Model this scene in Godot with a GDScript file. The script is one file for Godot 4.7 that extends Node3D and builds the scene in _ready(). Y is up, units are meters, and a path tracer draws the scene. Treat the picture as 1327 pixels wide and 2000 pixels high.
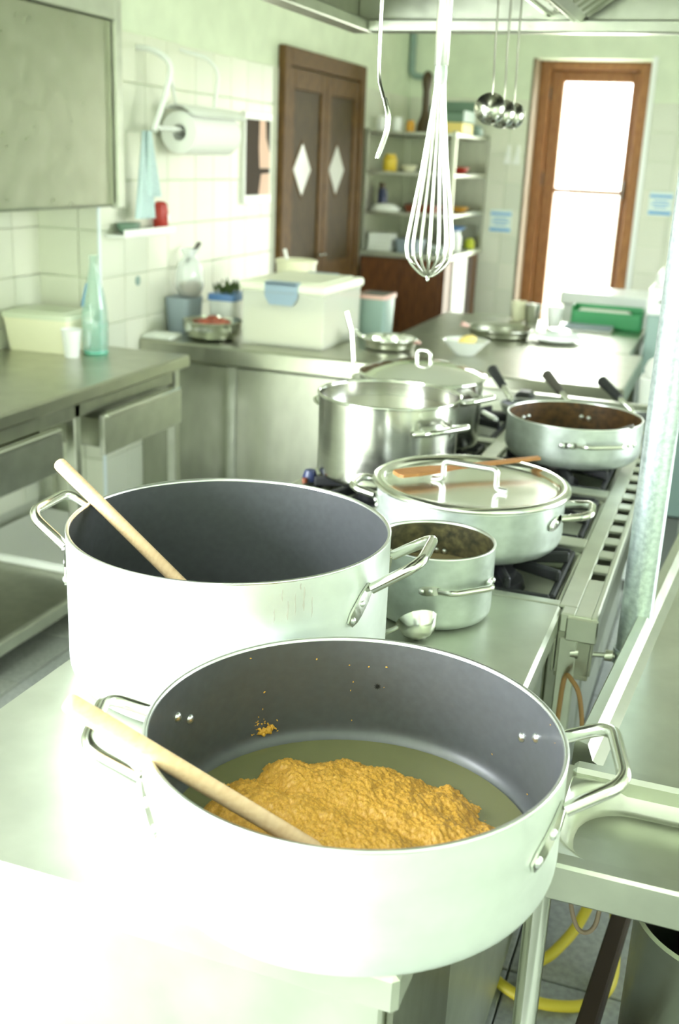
extends Node3D
# A professional kitchen: large pots on a steel island, gas range, tiled walls, wooden doors, garden door.

var M := {}
var taken := {}
var rng := RandomNumberGenerator.new()

# ------------------------------------------------------------------ mesh helpers
class MB:
	var st := SurfaceTool.new()
	var grp := 1
	func _init():
		st.begin(Mesh.PRIMITIVE_TRIANGLES)
	func flat():
		st.set_smooth_group(0xFFFFFFFF)
	func next():
		grp += 1
		st.set_smooth_group(grp)
	func tri(a: Vector3, b: Vector3, c: Vector3):
		st.add_vertex(a); st.add_vertex(b); st.add_vertex(c)
	func quad(a: Vector3, b: Vector3, c: Vector3, d: Vector3):
		tri(a, b, c); tri(a, c, d)
	# chamfered box given by centre, size, chamfer and optional basis
	func box(c: Vector3, s: Vector3, ch := 0.002, bs := Basis()):
		flat()
		var h := s * 0.5
		ch = minf(ch, minf(h.x, minf(h.y, h.z)) * 0.9)
		var p := {}
		for sx in [-1, 1]:
			for sy in [-1, 1]:
				for sz in [-1, 1]:
					var k := Vector3i(sx, sy, sz)
					var f := Vector3(sx * h.x, sy * h.y, sz * h.z)
					p[[k, 0]] = c + bs * (f - Vector3(0, sy * ch, sz * ch))
					p[[k, 1]] = c + bs * (f - Vector3(sx * ch, 0, sz * ch))
					p[[k, 2]] = c + bs * (f - Vector3(sx * ch, sy * ch, 0))
		for ax in 3:
			var u := (ax + 1) % 3
			var v := (ax + 2) % 3
			for s0 in [-1, 1]:
				var q := []
				for uv in [[-1, -1], [1, -1], [1, 1], [-1, 1]]:
					var k := Vector3i.ZERO
					k[ax] = s0; k[u] = uv[0]; k[v] = uv[1]
					q.append(p[[k, ax]])
				if s0 > 0: quad(q[0], q[3], q[2], q[1])
				else: quad(q[0], q[1], q[2], q[3])
			if ch > 0.0:
				for su in [-1, 1]:
					for sv in [-1, 1]:
						var k0 := Vector3i.ZERO
						var k1 := Vector3i.ZERO
						k0[ax] = -1; k0[u] = su; k0[v] = sv
						k1[ax] = 1; k1[u] = su; k1[v] = sv
						if su * sv > 0: quad(p[[k0, u]], p[[k1, u]], p[[k1, v]], p[[k0, v]])
						else: quad(p[[k0, u]], p[[k0, v]], p[[k1, v]], p[[k1, u]])
		if ch > 0.0:
			for k in [Vector3i(-1, -1, -1), Vector3i(1, -1, -1), Vector3i(-1, 1, -1), Vector3i(1, 1, -1), Vector3i(-1, -1, 1), Vector3i(1, -1, 1), Vector3i(-1, 1, 1), Vector3i(1, 1, 1)]:
				if k.x * k.y * k.z > 0: tri(p[[k, 0]], p[[k, 2]], p[[k, 1]])
				else: tri(p[[k, 0]], p[[k, 1]], p[[k, 2]])
	func span(a: Vector3, b: Vector3, ch := 0.002):
		box((a + b) * 0.5, (b - a).abs(), ch)
	# lathe of a profile (radius, height); smoothing breaks at sharp corners
	func lathe(prof: Array, seg := 48, c := Vector3.ZERO, bs := Basis(), brk := 35.0):
		next()
		for i in prof.size() - 1:
			if i > 0:
				var d0: Vector2 = (prof[i] - prof[i - 1]).normalized()
				var d1: Vector2 = (prof[i + 1] - prof[i]).normalized()
				if absf(rad_to_deg(d0.angle_to(d1))) > brk: next()
			var p0: Vector2 = prof[i]
			var p1: Vector2 = prof[i + 1]
			for k in seg:
				var a := TAU * k / seg
				var b := TAU * ((k + 1) % seg) / seg
				var v00 := c + bs * Vector3(p0.x * cos(a), p0.y, p0.x * sin(a))
				var v01 := c + bs * Vector3(p0.x * cos(b), p0.y, p0.x * sin(b))
				var v10 := c + bs * Vector3(p1.x * cos(a), p1.y, p1.x * sin(a))
				var v11 := c + bs * Vector3(p1.x * cos(b), p1.y, p1.x * sin(b))
				if p0.x > 1e-6: tri(v00, v01, v11) if p1.x < 1e-6 else quad(v00, v01, v11, v10)
				elif p1.x > 1e-6: tri(v00, v11, v10)
	# tube along points; radius a number or an array
	func tube(pts: Array, rad, sides := 10, caps := true, sq := Vector2.ONE, ref := Vector3.ZERO):
		next()
		var n := pts.size()
		var rings := []
		var up := Vector3.UP
		for i in n:
			var t: Vector3 = (pts[min(i + 1, n - 1)] - pts[max(i - 1, 0)]).normalized()
			if i == 0:
				up = ref if ref != Vector3.ZERO else (Vector3.UP if absf(t.y) < 0.9 else Vector3.RIGHT)
			up = (up - t * up.dot(t)).normalized()
			var sd := t.cross(up)
			var r: float = rad[i] if rad is Array else rad
			var ring := []
			for k in sides:
				var a := TAU * k / sides
				ring.append(pts[i] + (sd * cos(a) * sq.x + up * sin(a) * sq.y) * r)
			rings.append(ring)
		for i in n - 1:
			for k in sides:
				var k2 := (k + 1) % sides
				quad(rings[i][k], rings[i][k2], rings[i + 1][k2], rings[i + 1][k])
		if caps:
			next()
			for k in sides: tri(pts[0], rings[0][(k + 1) % sides], rings[0][k])
			next()
			for k in sides: tri(pts[n - 1], rings[n - 1][k], rings[n - 1][(k + 1) % sides])
	# strip of metal: centre line, outward normals, widths, thickness
	func ribbon(pts: Array, nrm: Array, wid: Array, th: float):
		flat()
		var n := pts.size()
		var q := []
		for i in n:
			var t: Vector3 = (pts[min(i + 1, n - 1)] - pts[max(i - 1, 0)]).normalized()
			var nn: Vector3 = nrm[i]
			var s: Vector3 = t.cross(nn).normalized() * (wid[i] * 0.5)
			q.append([pts[i] - s, pts[i] + s, pts[i] + s + nn * th, pts[i] - s + nn * th])
		for i in n - 1:
			for k in 4:
				var k2 := (k + 1) % 4
				quad(q[i][k], q[i + 1][k], q[i + 1][k2], q[i][k2])
		quad(q[0][0], q[0][1], q[0][2], q[0][3])
		quad(q[n - 1][3], q[n - 1][2], q[n - 1][1], q[n - 1][0])
	# polygon in the xy plane (counter-clockwise), extruded along z from z0 to z1, then turned
	func prism(poly: Array, z0: float, z1: float, c := Vector3.ZERO, bs := Basis()):
		flat()
		var idx := Geometry2D.triangulate_polygon(PackedVector2Array(poly))
		for i in range(0, idx.size(), 3):
			var a: Vector2 = poly[idx[i]]
			var b: Vector2 = poly[idx[i + 1]]
			var d: Vector2 = poly[idx[i + 2]]
			tri(c + bs * Vector3(a.x, a.y, z1), c + bs * Vector3(d.x, d.y, z1), c + bs * Vector3(b.x, b.y, z1))
			tri(c + bs * Vector3(a.x, a.y, z0), c + bs * Vector3(b.x, b.y, z0), c + bs * Vector3(d.x, d.y, z0))
		for i in poly.size():
			var a: Vector2 = poly[i]
			var b: Vector2 = poly[(i + 1) % poly.size()]
			quad(c + bs * Vector3(a.x, a.y, z0), c + bs * Vector3(a.x, a.y, z1), c + bs * Vector3(b.x, b.y, z1), c + bs * Vector3(b.x, b.y, z0))
	func done() -> ArrayMesh:
		st.generate_normals()
		return st.commit()

func fillet(pts: Array, r: float, n := 6) -> Array:
	var out := [pts[0]]
	for i in range(1, pts.size() - 1):
		var p: Vector3 = pts[i]
		var a: Vector3 = pts[i - 1]
		var b: Vector3 = pts[i + 1]
		var ra := minf(r, p.distance_to(a) * 0.48)
		var rb := minf(r, p.distance_to(b) * 0.48)
		var q0 := p + (a - p).normalized() * ra
		var q1 := p + (b - p).normalized() * rb
		for k in n + 1:
			var t := float(k) / n
			out.append(q0.lerp(p, t).lerp(p.lerp(q1, t), t))
	out.append(pts[-1])
	return out

func curve(pts: Array, n := 8) -> Array:
	var out := []
	for i in pts.size() - 1:
		var p0: Vector3 = pts[max(i - 1, 0)]
		var p3: Vector3 = pts[min(i + 2, pts.size() - 1)]
		for k in n:
			out.append((pts[i] as Vector3).cubic_interpolate(pts[i + 1], p0, p3, float(k) / n))
	out.append(pts[-1])
	return out

func arc(cx: float, cy: float, r: float, a0: float, a1: float, n := 6) -> Array:
	var o := []
	for k in n + 1:
		var a := deg_to_rad(lerpf(a0, a1, float(k) / n))
		o.append(Vector2(cx + r * cos(a), cy + r * sin(a)))
	return o

# ------------------------------------------------------------------ scene helpers
func numbered(n: String) -> String:
	if not taken.has(n):
		taken[n] = 0
		return n
	taken[n] += 1
	return "%s_%03d" % [n, taken[n]]

func thing(called: String, label: String, category: String, at := Vector3.ZERO, turn := 0.0, group := "") -> Node3D:
	var o := Node3D.new()
	o.name = numbered(called)
	add_child(o, true)
	o.position = at
	o.rotation.y = turn
	tag(o, label, category, group)
	return o

func tag(o: Node, label: String, category: String, group := ""):
	o.set_meta("label", label)
	o.set_meta("category", category)
	if group: o.set_meta("group", group)

func part(called: String, mesh, m, parent: Node, at := Vector3.ZERO) -> MeshInstance3D:
	var o := MeshInstance3D.new()
	o.name = called if parent != self else numbered(called)
	o.mesh = mesh.done() if mesh is MB else mesh
	o.material_override = m if m is Material else M[m]
	parent.add_child(o, true)
	o.position = at
	return o

func struct(called: String, mesh, m) -> MeshInstance3D:
	var o := part(called, mesh, m, self)
	o.set_meta("kind", "structure")
	return o

func noise(freq: float, c0: Color, c1: Color, seed_ := 1, size := 512, oct := 4) -> NoiseTexture2D:
	var f := FastNoiseLite.new()
	f.seed = seed_
	f.frequency = freq
	f.fractal_octaves = oct
	var g := Gradient.new()
	g.set_color(0, c0)
	g.set_color(1, c1)
	var t := NoiseTexture2D.new()
	t.noise = f
	t.width = size
	t.height = size
	t.seamless = true
	t.color_ramp = g
	return t

func mat(n: String, c: Color, rough := 0.5, metal := 0.0, spec := 0.5) -> StandardMaterial3D:
	var m := StandardMaterial3D.new()
	m.resource_name = n
	m.albedo_color = c
	m.roughness = rough
	m.metallic = metal
	m.metallic_specular = spec
	M[n] = m
	return m

func tex(m: StandardMaterial3D, t: Texture2D, sc: Vector3, world := false, rough_t: Texture2D = null):
	m.albedo_texture = t
	m.uv1_triplanar = true
	m.uv1_world_triplanar = world
	m.uv1_scale = sc
	if rough_t: m.roughness_texture = rough_t

func rgb(r: int, g: int, b: int) -> Color:
	return Color(r / 255.0, g / 255.0, b / 255.0)

func area(called: String, at: Vector3, dir: Vector3, w: float, h: float, energy: float, c: Color):
	var l := AreaLight3D.new()
	l.name = called
	l.area_size = Vector2(w, h)
	l.light_energy = energy
	l.light_color = c
	l.area_range = 30.0
	l.shadow_enabled = true
	add_child(l)
	l.look_at_from_position(at, at + dir, Vector3.UP)

# ------------------------------------------------------------------ build
func _ready():
	rng.seed = 7
	# camera, sky, lights, exposure
	var cam := Camera3D.new()
	cam.name = "camera"
	add_child(cam)
	cam.position = Vector3(0, 1.72, 0)
	cam.rotation_degrees = Vector3(-18.0103, 19.0543, 2.527)
	var lens := CameraAttributesPhysical.new()
	lens.frustum_focal_length = 25.598
	lens.frustum_focus_distance = 1.6
	lens.exposure_aperture = 2.8
	lens.frustum_near = 0.05
	lens.frustum_far = 100.0
	cam.attributes = lens
	cam.current = true
	var env := Environment.new()
	env.background_mode = Environment.BG_SKY
	var sky := Sky.new()
	var sm := ProceduralSkyMaterial.new()
	sm.sky_top_color = Color(0.86, 0.92, 1.0)
	sm.sky_horizon_color = Color(1.0, 1.0, 0.98)
	sm.ground_bottom_color = Color(0.80, 0.82, 0.74)
	sm.ground_horizon_color = Color(0.95, 0.96, 0.92)
	sm.sky_energy_multiplier = 3.0
	sm.ground_energy_multiplier = 2.2
	sky.sky_material = sm
	env.sky = sky
	env.tonemap_mode = Environment.TONE_MAPPER_LINEAR
	env.tonemap_exposure = 1.0
	env.sdfgi_enabled = true
	env.ssao_enabled = true
	env.ssil_enabled = true
	var we := WorldEnvironment.new()
	we.name = "environment"
	we.environment = env
	add_child(we)
	var day := Color(0.97, 0.99, 1.0)
	var garden := Color(0.98, 1.0, 0.93)
	area("daylight_left_window", Vector3(-2.80, 1.24, 0.35), Vector3(1, 0, 0), 1.7, 2.30, 47.0, day)
	area("daylight_right_window", Vector3(2.15, 1.75, -4.4), Vector3(-1, 0, 0), 2.3, 1.3, 4.0, garden)
	area("daylight_garden_door", Vector3(-1.2, 1.25, -9.16), Vector3(0, 0, 1), 0.80, 2.4, 12.0, garden)
	materials()
	room()
	hood()
	left_side()
	island()
	gas_range()
	peninsula()
	right_side()
	big_pots()
	range_pots()
	hanging()
	wall_things()
	peninsula_things()
	rack()

func materials():
	var tonal := noise(0.012, Color(0.92, 0.92, 0.92), Color(1, 1, 1), 3)
	var brushed := noise(0.02, Color(0.78, 0.78, 0.78), Color(1, 1, 1), 5)
	var wear := noise(0.01, Color(0.84, 0.84, 0.84), Color(1, 1, 1), 9, 512, 5)
	var m := mat("steel", rgb(205, 208, 195), 0.36, 1.0)
	tex(m, tonal, Vector3(1.3, 1.3, 1.3), true, brushed)
	m = mat("steel_worktop", rgb(208, 212, 198), 0.43, 0.88)
	tex(m, tonal, Vector3(1.1, 1.1, 1.1), true, wear)
	m = mat("steel_panel", rgb(172, 174, 158), 0.38, 1.0)
	tex(m, tonal, Vector3(2.0, 0.7, 2.0), true, brushed)
	m = mat("steel_counter", rgb(186, 188, 170), 0.33, 1.0)
	tex(m, tonal, Vector3(1.1, 1.1, 1.1), true, wear)
	m = mat("steel_satin", rgb(190, 192, 174), 0.34, 1.0)
	tex(m, noise(0.01, Color(0.94, 0.94, 0.93), Color(1, 1, 1), 14), Vector3(0.9, 0.9, 0.9), true, brushed)
	m = mat("steel_shiny", rgb(222, 224, 214), 0.18, 1.0)
	m = mat("steel_polished", rgb(225, 228, 220), 0.10, 1.0)
	m = mat("steel_pot", rgb(208, 208, 200), 0.23, 1.0)
	tex(m, tonal, Vector3(1.0, 14.0, 1.0), false, brushed)
	m = mat("galvanised", rgb(222, 232, 234), 0.36, 0.8)
	tex(m, noise(0.035, Color(0.74, 0.76, 0.78), Color(1, 1, 1), 12), Vector3(4, 4, 4), false, brushed)
	m = mat("aluminium", rgb(224, 230, 227), 0.55, 0.6)
	tex(m, noise(0.012, Color(0.95, 0.95, 0.95), Color(1, 1, 1), 4), Vector3(3, 3, 3), false, brushed)
	m = mat("aluminium_worn", rgb(210, 218, 214), 0.5, 0.7)
	tex(m, noise(0.012, Color(0.84, 0.85, 0.84), Color(1, 1, 1), 6, 512, 5), Vector3(4, 4, 4), false, brushed)
	mat("aluminium_rim", rgb(235, 238, 236), 0.3, 1.0)
	m = mat("nonstick", rgb(84, 86, 90), 0.34, 0.0, 0.6)
	tex(m, noise(0.02, Color(0.88, 0.88, 0.88), Color(1, 1, 1), 21), Vector3(5, 5, 5))
	m = mat("burnt_coat", rgb(255, 255, 255), 0.6)
	tex(m, noise(0.018, rgb(40, 40, 34), rgb(134, 122, 82), 23, 512, 5), Vector3(5, 5, 5))
	m = mat("sauce_coat", rgb(255, 255, 255), 0.45)
	tex(m, noise(0.02, rgb(48, 36, 24), rgb(122, 88, 48), 24, 512, 4), Vector3(3, 3, 3))
	m = mat("beech", rgb(250, 228, 202), 0.6)
	tex(m, noise(0.02, rgb(228, 206, 178), rgb(255, 246, 232), 31), Vector3(12, 12, 1.2))
	m = mat("spatula_wood", rgb(192, 142, 90), 0.6)
	tex(m, noise(0.02, rgb(205, 185, 160), rgb(255, 250, 240), 33), Vector3(2, 20, 20))
	m = mat("door_wood", rgb(124, 92, 46), 0.7)
	tex(m, noise(0.02, rgb(150, 140, 128), rgb(255, 250, 240), 35, 512, 5), Vector3(6, 0.8, 6))
	m = mat("door_panel", rgb(92, 74, 38), 0.7)
	tex(m, noise(0.02, rgb(150, 140, 128), rgb(255, 250, 240), 36, 512, 5), Vector3(5, 0.6, 5))
	m = mat("window_wood", rgb(172, 122, 74), 0.5)
	tex(m, noise(0.02, rgb(190, 170, 150), rgb(255, 250, 240), 37), Vector3(8, 0.8, 8))
	m = mat("cabinet_wood", rgb(126, 80, 40), 0.45)
	tex(m, noise(0.02, rgb(170, 150, 130), rgb(255, 250, 240), 38), Vector3(5, 0.7, 5))
	m = mat("plaster", rgb(230, 240, 216), 0.85)
	tex(m, noise(0.01, Color(0.95, 0.95, 0.95), Color(1, 1, 1), 41), Vector3(0.8, 0.8, 0.8), true)
	mat("plaster_white", rgb(232, 236, 226), 0.85)
	mat("grout", rgb(196, 200, 184), 0.9)
	mat("tile_0", rgb(221, 224, 206), 0.38)
	mat("tile_1", rgb(225, 227, 210), 0.38)
	mat("tile_2", rgb(217, 221, 204), 0.38)
	mat("corner_trim", rgb(226, 236, 240), 0.3)
	mat("floor_grout", rgb(96, 100, 92), 0.9)
	for i in 3:
		m = mat("floor_tile_%d" % i, [rgb(172, 176, 172), rgb(180, 184, 178), rgb(165, 170, 166)][i], 0.42)
		tex(m, noise(0.03, Color(0.82, 0.82, 0.82), Color(1, 1, 1), 51 + i), Vector3(3, 3, 3))
	m = mat("cast_iron", rgb(46, 47, 50), 0.55, 0.3)
	mat("black_plastic", rgb(40, 42, 44), 0.45)
	mat("handle_grey", rgb(88, 84, 78), 0.5)
	mat("white_enamel", rgb(240, 244, 240), 0.25)
	mat("white_plastic", rgb(244, 246, 242), 0.35)
	mat("paper", rgb(246, 248, 244), 0.9)
	mat("cup_plastic", rgb(245, 247, 246), 0.4)
	mat("cream_plastic", rgb(238, 236, 206), 0.4)
	mat("lid_cream", rgb(214, 222, 196), 0.4)
	mat("clip_blue", rgb(148, 170, 188), 0.4)
	mat("flour", rgb(246, 236, 200), 0.95)
	mat("cream_lid", rgb(240, 242, 222), 0.4)
	mat("diamond_glass", rgb(214, 214, 208), 0.2)
	m = mat("clear_tub", Color(0.97, 0.98, 0.93, 0.45), 0.12)
	m.transparency = BaseMaterial3D.TRANSPARENCY_ALPHA
	m = mat("glass_bottle", Color(0.55, 0.80, 0.74, 0.24), 0.03)
	m.transparency = BaseMaterial3D.TRANSPARENCY_ALPHA
	m = mat("glass_base", rgb(120, 200, 178), 0.1)
	m = mat("water", Color(0.80, 0.95, 0.90, 0.25), 0.02)
	m.transparency = BaseMaterial3D.TRANSPARENCY_ALPHA
	m = mat("pane", Color(0.95, 0.98, 0.98, 0.06), 0.02)
	m.transparency = BaseMaterial3D.TRANSPARENCY_ALPHA
	mat("blue_label", rgb(120, 170, 215), 0.6)
	mat("blue_print", rgb(110, 175, 225), 0.6)
	mat("sign_white", rgb(226, 240, 238), 0.5)
	m = mat("cloth_aqua", rgb(208, 232, 232), 0.95)
	tex(m, noise(0.03, Color(0.9, 0.9, 0.9), Color(1, 1, 1), 61), Vector3(6, 6, 6))
	mat("cloth_white", rgb(240, 244, 236), 0.95)
	mat("red_plastic", rgb(176, 44, 30), 0.4)
	mat("hose_yellow", rgb(208, 190, 60), 0.5)
	mat("hose_brown", rgb(170, 130, 84), 0.55)
	mat("hose_grey", rgb(140, 120, 106), 0.55)
	mat("green_plastic", rgb(60, 160, 100), 0.4)
	mat("blue_plastic", rgb(96, 138, 196), 0.4)
	mat("blue_grey_plastic", rgb(150, 164, 174), 0.45)
	mat("dark_green", rgb(72, 94, 46), 0.7)
	mat("meat_red", rgb(176, 92, 70), 0.5)
	mat("yellow_plastic", rgb(226, 196, 60), 0.4)
	mat("orange_food", rgb(214, 160, 60), 0.6)
	mat("navy", rgb(40, 48, 84), 0.35)
	mat("brown_dark", rgb(58, 42, 26), 0.8)
	mat("brown_red", rgb(120, 62, 40), 0.5)
	mat("pink_paper", rgb(240, 200, 178), 0.7)
	mat("mill_wood", rgb(70, 56, 30), 0.4)
	mat("teal_tray", rgb(110, 138, 118), 0.5)
	mat("lime", rgb(196, 206, 60), 0.4)
	mat("teal_grey", rgb(140, 164, 156), 0.4)
	mat("butter", rgb(240, 216, 130), 0.6)
	mat("pale_pink", rgb(220, 180, 170), 0.5)
	m = mat("wrap", Color(0.93, 0.97, 0.95, 0.45), 0.12)
	m.transparency = BaseMaterial3D.TRANSPARENCY_ALPHA
	m = mat("mush", rgb(255, 255, 255), 0.42)
	tex(m, noise(0.06, rgb(164, 108, 26), rgb(244, 200, 100), 71, 512, 4), Vector3(12, 12, 12))
	mat("crumb", rgb(214, 160, 56), 0.5)
	mat("lining", rgb(128, 112, 92), 0.6)  # wood tone darkened to grey-brown, the shadow of the reveal is in the colour
	mat("leftover", rgb(158, 142, 102), 0.4)
	mat("cloudy_water", rgb(138, 134, 116), 0.06)
	mat("scuff", rgb(188, 186, 182), 0.6)
	mat("broth", rgb(112, 112, 78), 0.08)

# a wall of square tiles: origin is the lower left corner of the field, u and n its directions
func tile_field(parent: Node3D, origin: Vector3, u: Vector3, n: Vector3, width: float, height: float, s: float, th: float, kinds: Array, called := "tile", gap := 0.004):
	var v := n.cross(u)
	var nu := int(ceil(width / s - 0.02))
	var nv := int(ceil(height / s - 0.02))
	var meshes := {}
	for i in nu:
		for j in nv:
			var w := minf(s, width - i * s) - gap
			var h := minf(s, height - j * s) - gap
			if w < 0.015 or h < 0.015: continue
			var key := "%d_%d" % [int(w * 1000), int(h * 1000)]
			if not meshes.has(key):
				var b := MB.new()
				b.box(Vector3.ZERO, Vector3(w, h, th), 0.0018)
				meshes[key] = b.done()
			var t := part(called, meshes[key], kinds[rng.randi() % kinds.size()], parent)
			t.transform = Transform3D(Basis(u, v, n), origin + u * (i * s + w * 0.5 + gap * 0.5) + v * (j * s + h * 0.5 + gap * 0.5) + n * th * 0.3)

func room():
	var b := MB.new()
	b.span(Vector3(-3.05, -0.2, -9.1), Vector3(2.4, -0.009, 1.7), 0.0)
	var f := struct("floor", b, "floor_grout")
	tile_field(f, Vector3(-0.24 - 0.363 * 7, -0.006, -0.603), Vector3(1, 0, 0), Vector3(0, 1, 0), 0.363 * 10, 0.357 * 11, 0.3605, 0.012, ["floor_tile_0", "floor_tile_1", "floor_tile_2"], "tile", 0.005)
	b = MB.new()
	b.span(Vector3(-3.05, 2.9, -9.1), Vector3(2.4, 3.05, 1.7), 0.0)
	struct("ceiling", b, "plaster_white")
	var kinds := ["tile_0", "tile_1", "tile_2"]
	# left wall beside the counter, with a window near the camera
	b = MB.new()
	b.span(Vector3(-3.05, 0, -4.2), Vector3(-2.856, 2.9, -0.55), 0.0)
	b.span(Vector3(-3.05, 0, 1.25), Vector3(-2.856, 2.9, 1.7), 0.0)
	b.span(Vector3(-3.05, 0, -0.55), Vector3(-2.856, 0.04, 1.25), 0.0)
	b.span(Vector3(-3.05, 2.44, -0.55), Vector3(-2.856, 2.9, 1.25), 0.0)
	var wl := struct("wall_left", b, "grout")
	tile_field(wl, Vector3(-2.856, 0.182, -1.73), Vector3(0, 0, -1), Vector3(1, 0, 0), 2.40, 2.0, 0.2, 0.012, kinds)
	# pier in front of the door wall
	b = MB.new()
	b.span(Vector3(-3.05, 0, -4.84), Vector3(-2.556, 2.9, -4.126), 0.0)
	var wp := struct("wall_pier", b, "plaster")
	tile_field(wp, Vector3(-2.85, 0.182, -4.126), Vector3(1, 0, 0), Vector3(0, 0, 1), 0.30, 2.0, 0.2, 0.012, kinds)
	tile_field(wp, Vector3(-2.556, 0.182, -4.12), Vector3(0, 0, -1), Vector3(1, 0, 0), 0.72, 2.0, 0.2, 0.012, kinds)
	b = MB.new()
	b.tube([Vector3(-2.55, 0.18, -4.12), Vector3(-2.55, 2.182, -4.12)], 0.008, 10)
	part("corner_bead", b, "corner_trim", wp)
	# door wall
	b = MB.new()
	b.span(Vector3(-3.05, 0, -9.1), Vector3(-2.576, 2.9, -4.84), 0.0)
	var wd := struct("wall_door_side", b, "plaster")
	tile_field(wd, Vector3(-2.576, 0.782, -4.84), Vector3(0, 0, -1), Vector3(1, 0, 0), 1.22, 1.4, 0.2, 0.012, kinds)
	tile_field(wd, Vector3(-2.576, 0.982, -7.50), Vector3(0, 0, -1), Vector3(1, 0, 0), 1.13, 1.2, 0.2, 0.012, kinds)
	# back wall with the garden door opening
	b = MB.new()
	b.span(Vector3(-3.05, 0, -9.1), Vector3(-1.625, 2.9, -8.646), 0.0)
	b.span(Vector3(-0.775, 0, -9.1), Vector3(2.4, 2.9, -8.646), 0.0)
	b.span(Vector3(-1.625, 2.47, -9.1), Vector3(-0.775, 2.9, -8.646), 0.0)
	var wb := struct("wall_back", b, "plaster")
	tile_field(wb, Vector3(-2.56, 0.582, -8.646), Vector3(1, 0, 0), Vector3(0, 0, 1), 0.93, 1.6, 0.2, 0.012, kinds)
	tile_field(wb, Vector3(-0.735, 0.582, -8.646), Vector3(1, 0, 0), Vector3(0, 0, 1), 1.4, 1.6, 0.2, 0.012, kinds)
	# right and near walls
	b = MB.new()
	b.span(Vector3(2.2, 0, -9.1), Vector3(2.4, 2.9, -5.6), 0.0)
	b.span(Vector3(2.2, 0, -3.2), Vector3(2.4, 2.9, 1.7), 0.0)
	b.span(Vector3(2.2, 0, -5.6), Vector3(2.4, 1.05, -3.2), 0.0)
	b.span(Vector3(2.2, 2.45, -5.6), Vector3(2.4, 2.9, -3.2), 0.0)
	struct("wall_right", b, "plaster")
	b = MB.new()
	b.span(Vector3(-3.05, 0, 1.5), Vector3(2.4, 2.9, 1.7), 0.0)
	struct("wall_near", b, "plaster")
	# garden door, wooden, two panes one above the other, deep in the wall
	var za := -9.02
	var zb := -8.86
	b = MB.new()
	b.span(Vector3(-1.625, 0, za), Vector3(-1.525, 2.47, zb), 0.006)
	b.span(Vector3(-0.875, 0, za), Vector3(-0.775, 2.47, zb), 0.006)
	b.span(Vector3(-1.525, 2.41, za), Vector3(-0.875, 2.47, zb), 0.006)
	var w1 := struct("window_1", b, "window_wood")
	b = MB.new()
	b.span(Vector3(-1.525, 0, za + 0.02), Vector3(-1.425, 2.41, zb - 0.05), 0.008)
	b.span(Vector3(-0.925, 0, za + 0.02), Vector3(-0.875, 2.41, zb - 0.05), 0.008)
	b.span(Vector3(-1.425, 2.33, za + 0.02), Vector3(-0.925, 2.41, zb - 0.05), 0.008)
	b.span(Vector3(-1.425, 0.0, za + 0.02), Vector3(-0.925, 0.12, zb - 0.05), 0.008)
	b.span(Vector3(-1.425, 1.525, za + 0.025), Vector3(-0.925, 1.557, zb - 0.055), 0.006)
	part("sash", b, "window_wood", w1)
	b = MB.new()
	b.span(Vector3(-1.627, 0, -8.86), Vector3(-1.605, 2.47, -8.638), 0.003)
	part("shaded_lining", b, "lining", w1)  # board added on the left reveal, its shade painted in as grey-brown
	for y in [[0.12, 1.525], [1.557, 2.33]]:
		b = MB.new()
		b.span(Vector3(-1.425, y[0], -8.962), Vector3(-0.925, y[1], -8.958), 0.0)
		part("pane", b, "pane", w1)
	b = MB.new()
	b.tube(fillet([Vector3(-0.90, 1.62, zb - 0.05), Vector3(-0.90, 1.62, zb - 0.01), Vector3(-0.90, 1.50, zb - 0.01)], 0.015), 0.009, 10)
	part("handle", b, "handle_grey", w1)
	for y in [0.6, 1.58, 2.2]:
		b = MB.new()
		b.tube([Vector3(-1.527, y, zb - 0.02), Vector3(-1.527, y + 0.09, zb - 0.02)], 0.011, 8)
		part("hinge", b, "handle_grey", w1)
	b = MB.new()
	b.span(Vector3(-0.775, 0, -8.65), Vector3(-0.735, 2.49, -8.632), 0.003)
	struct("trim_1", b, "white_enamel")
	# plain windows out of view
	b = MB.new()
	for z in [-5.6, -4.43, -3.26]: b.span(Vector3(2.26, 1.05, z), Vector3(2.32, 2.45, z + 0.06), 0.004)
	b.span(Vector3(2.26, 1.05, -5.6), Vector3(2.32, 1.11, -3.2), 0.004)
	b.span(Vector3(2.26, 2.39, -5.6), Vector3(2.32, 2.45, -3.2), 0.004)
	struct("window_2", b, "white_enamel")
	b = MB.new()
	for z in [-0.55, 0.32, 1.19]: b.span(Vector3(-2.98, 0.04, z), Vector3(-2.92, 2.44, z + 0.06), 0.004)
	b.span(Vector3(-2.98, 0.04, -0.55), Vector3(-2.92, 0.14, 1.25), 0.004)
	b.span(Vector3(-2.98, 2.38, -0.55), Vector3(-2.92, 2.44, 1.25), 0.004)
	struct("window_3", b, "white_enamel")
	double_door()

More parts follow.
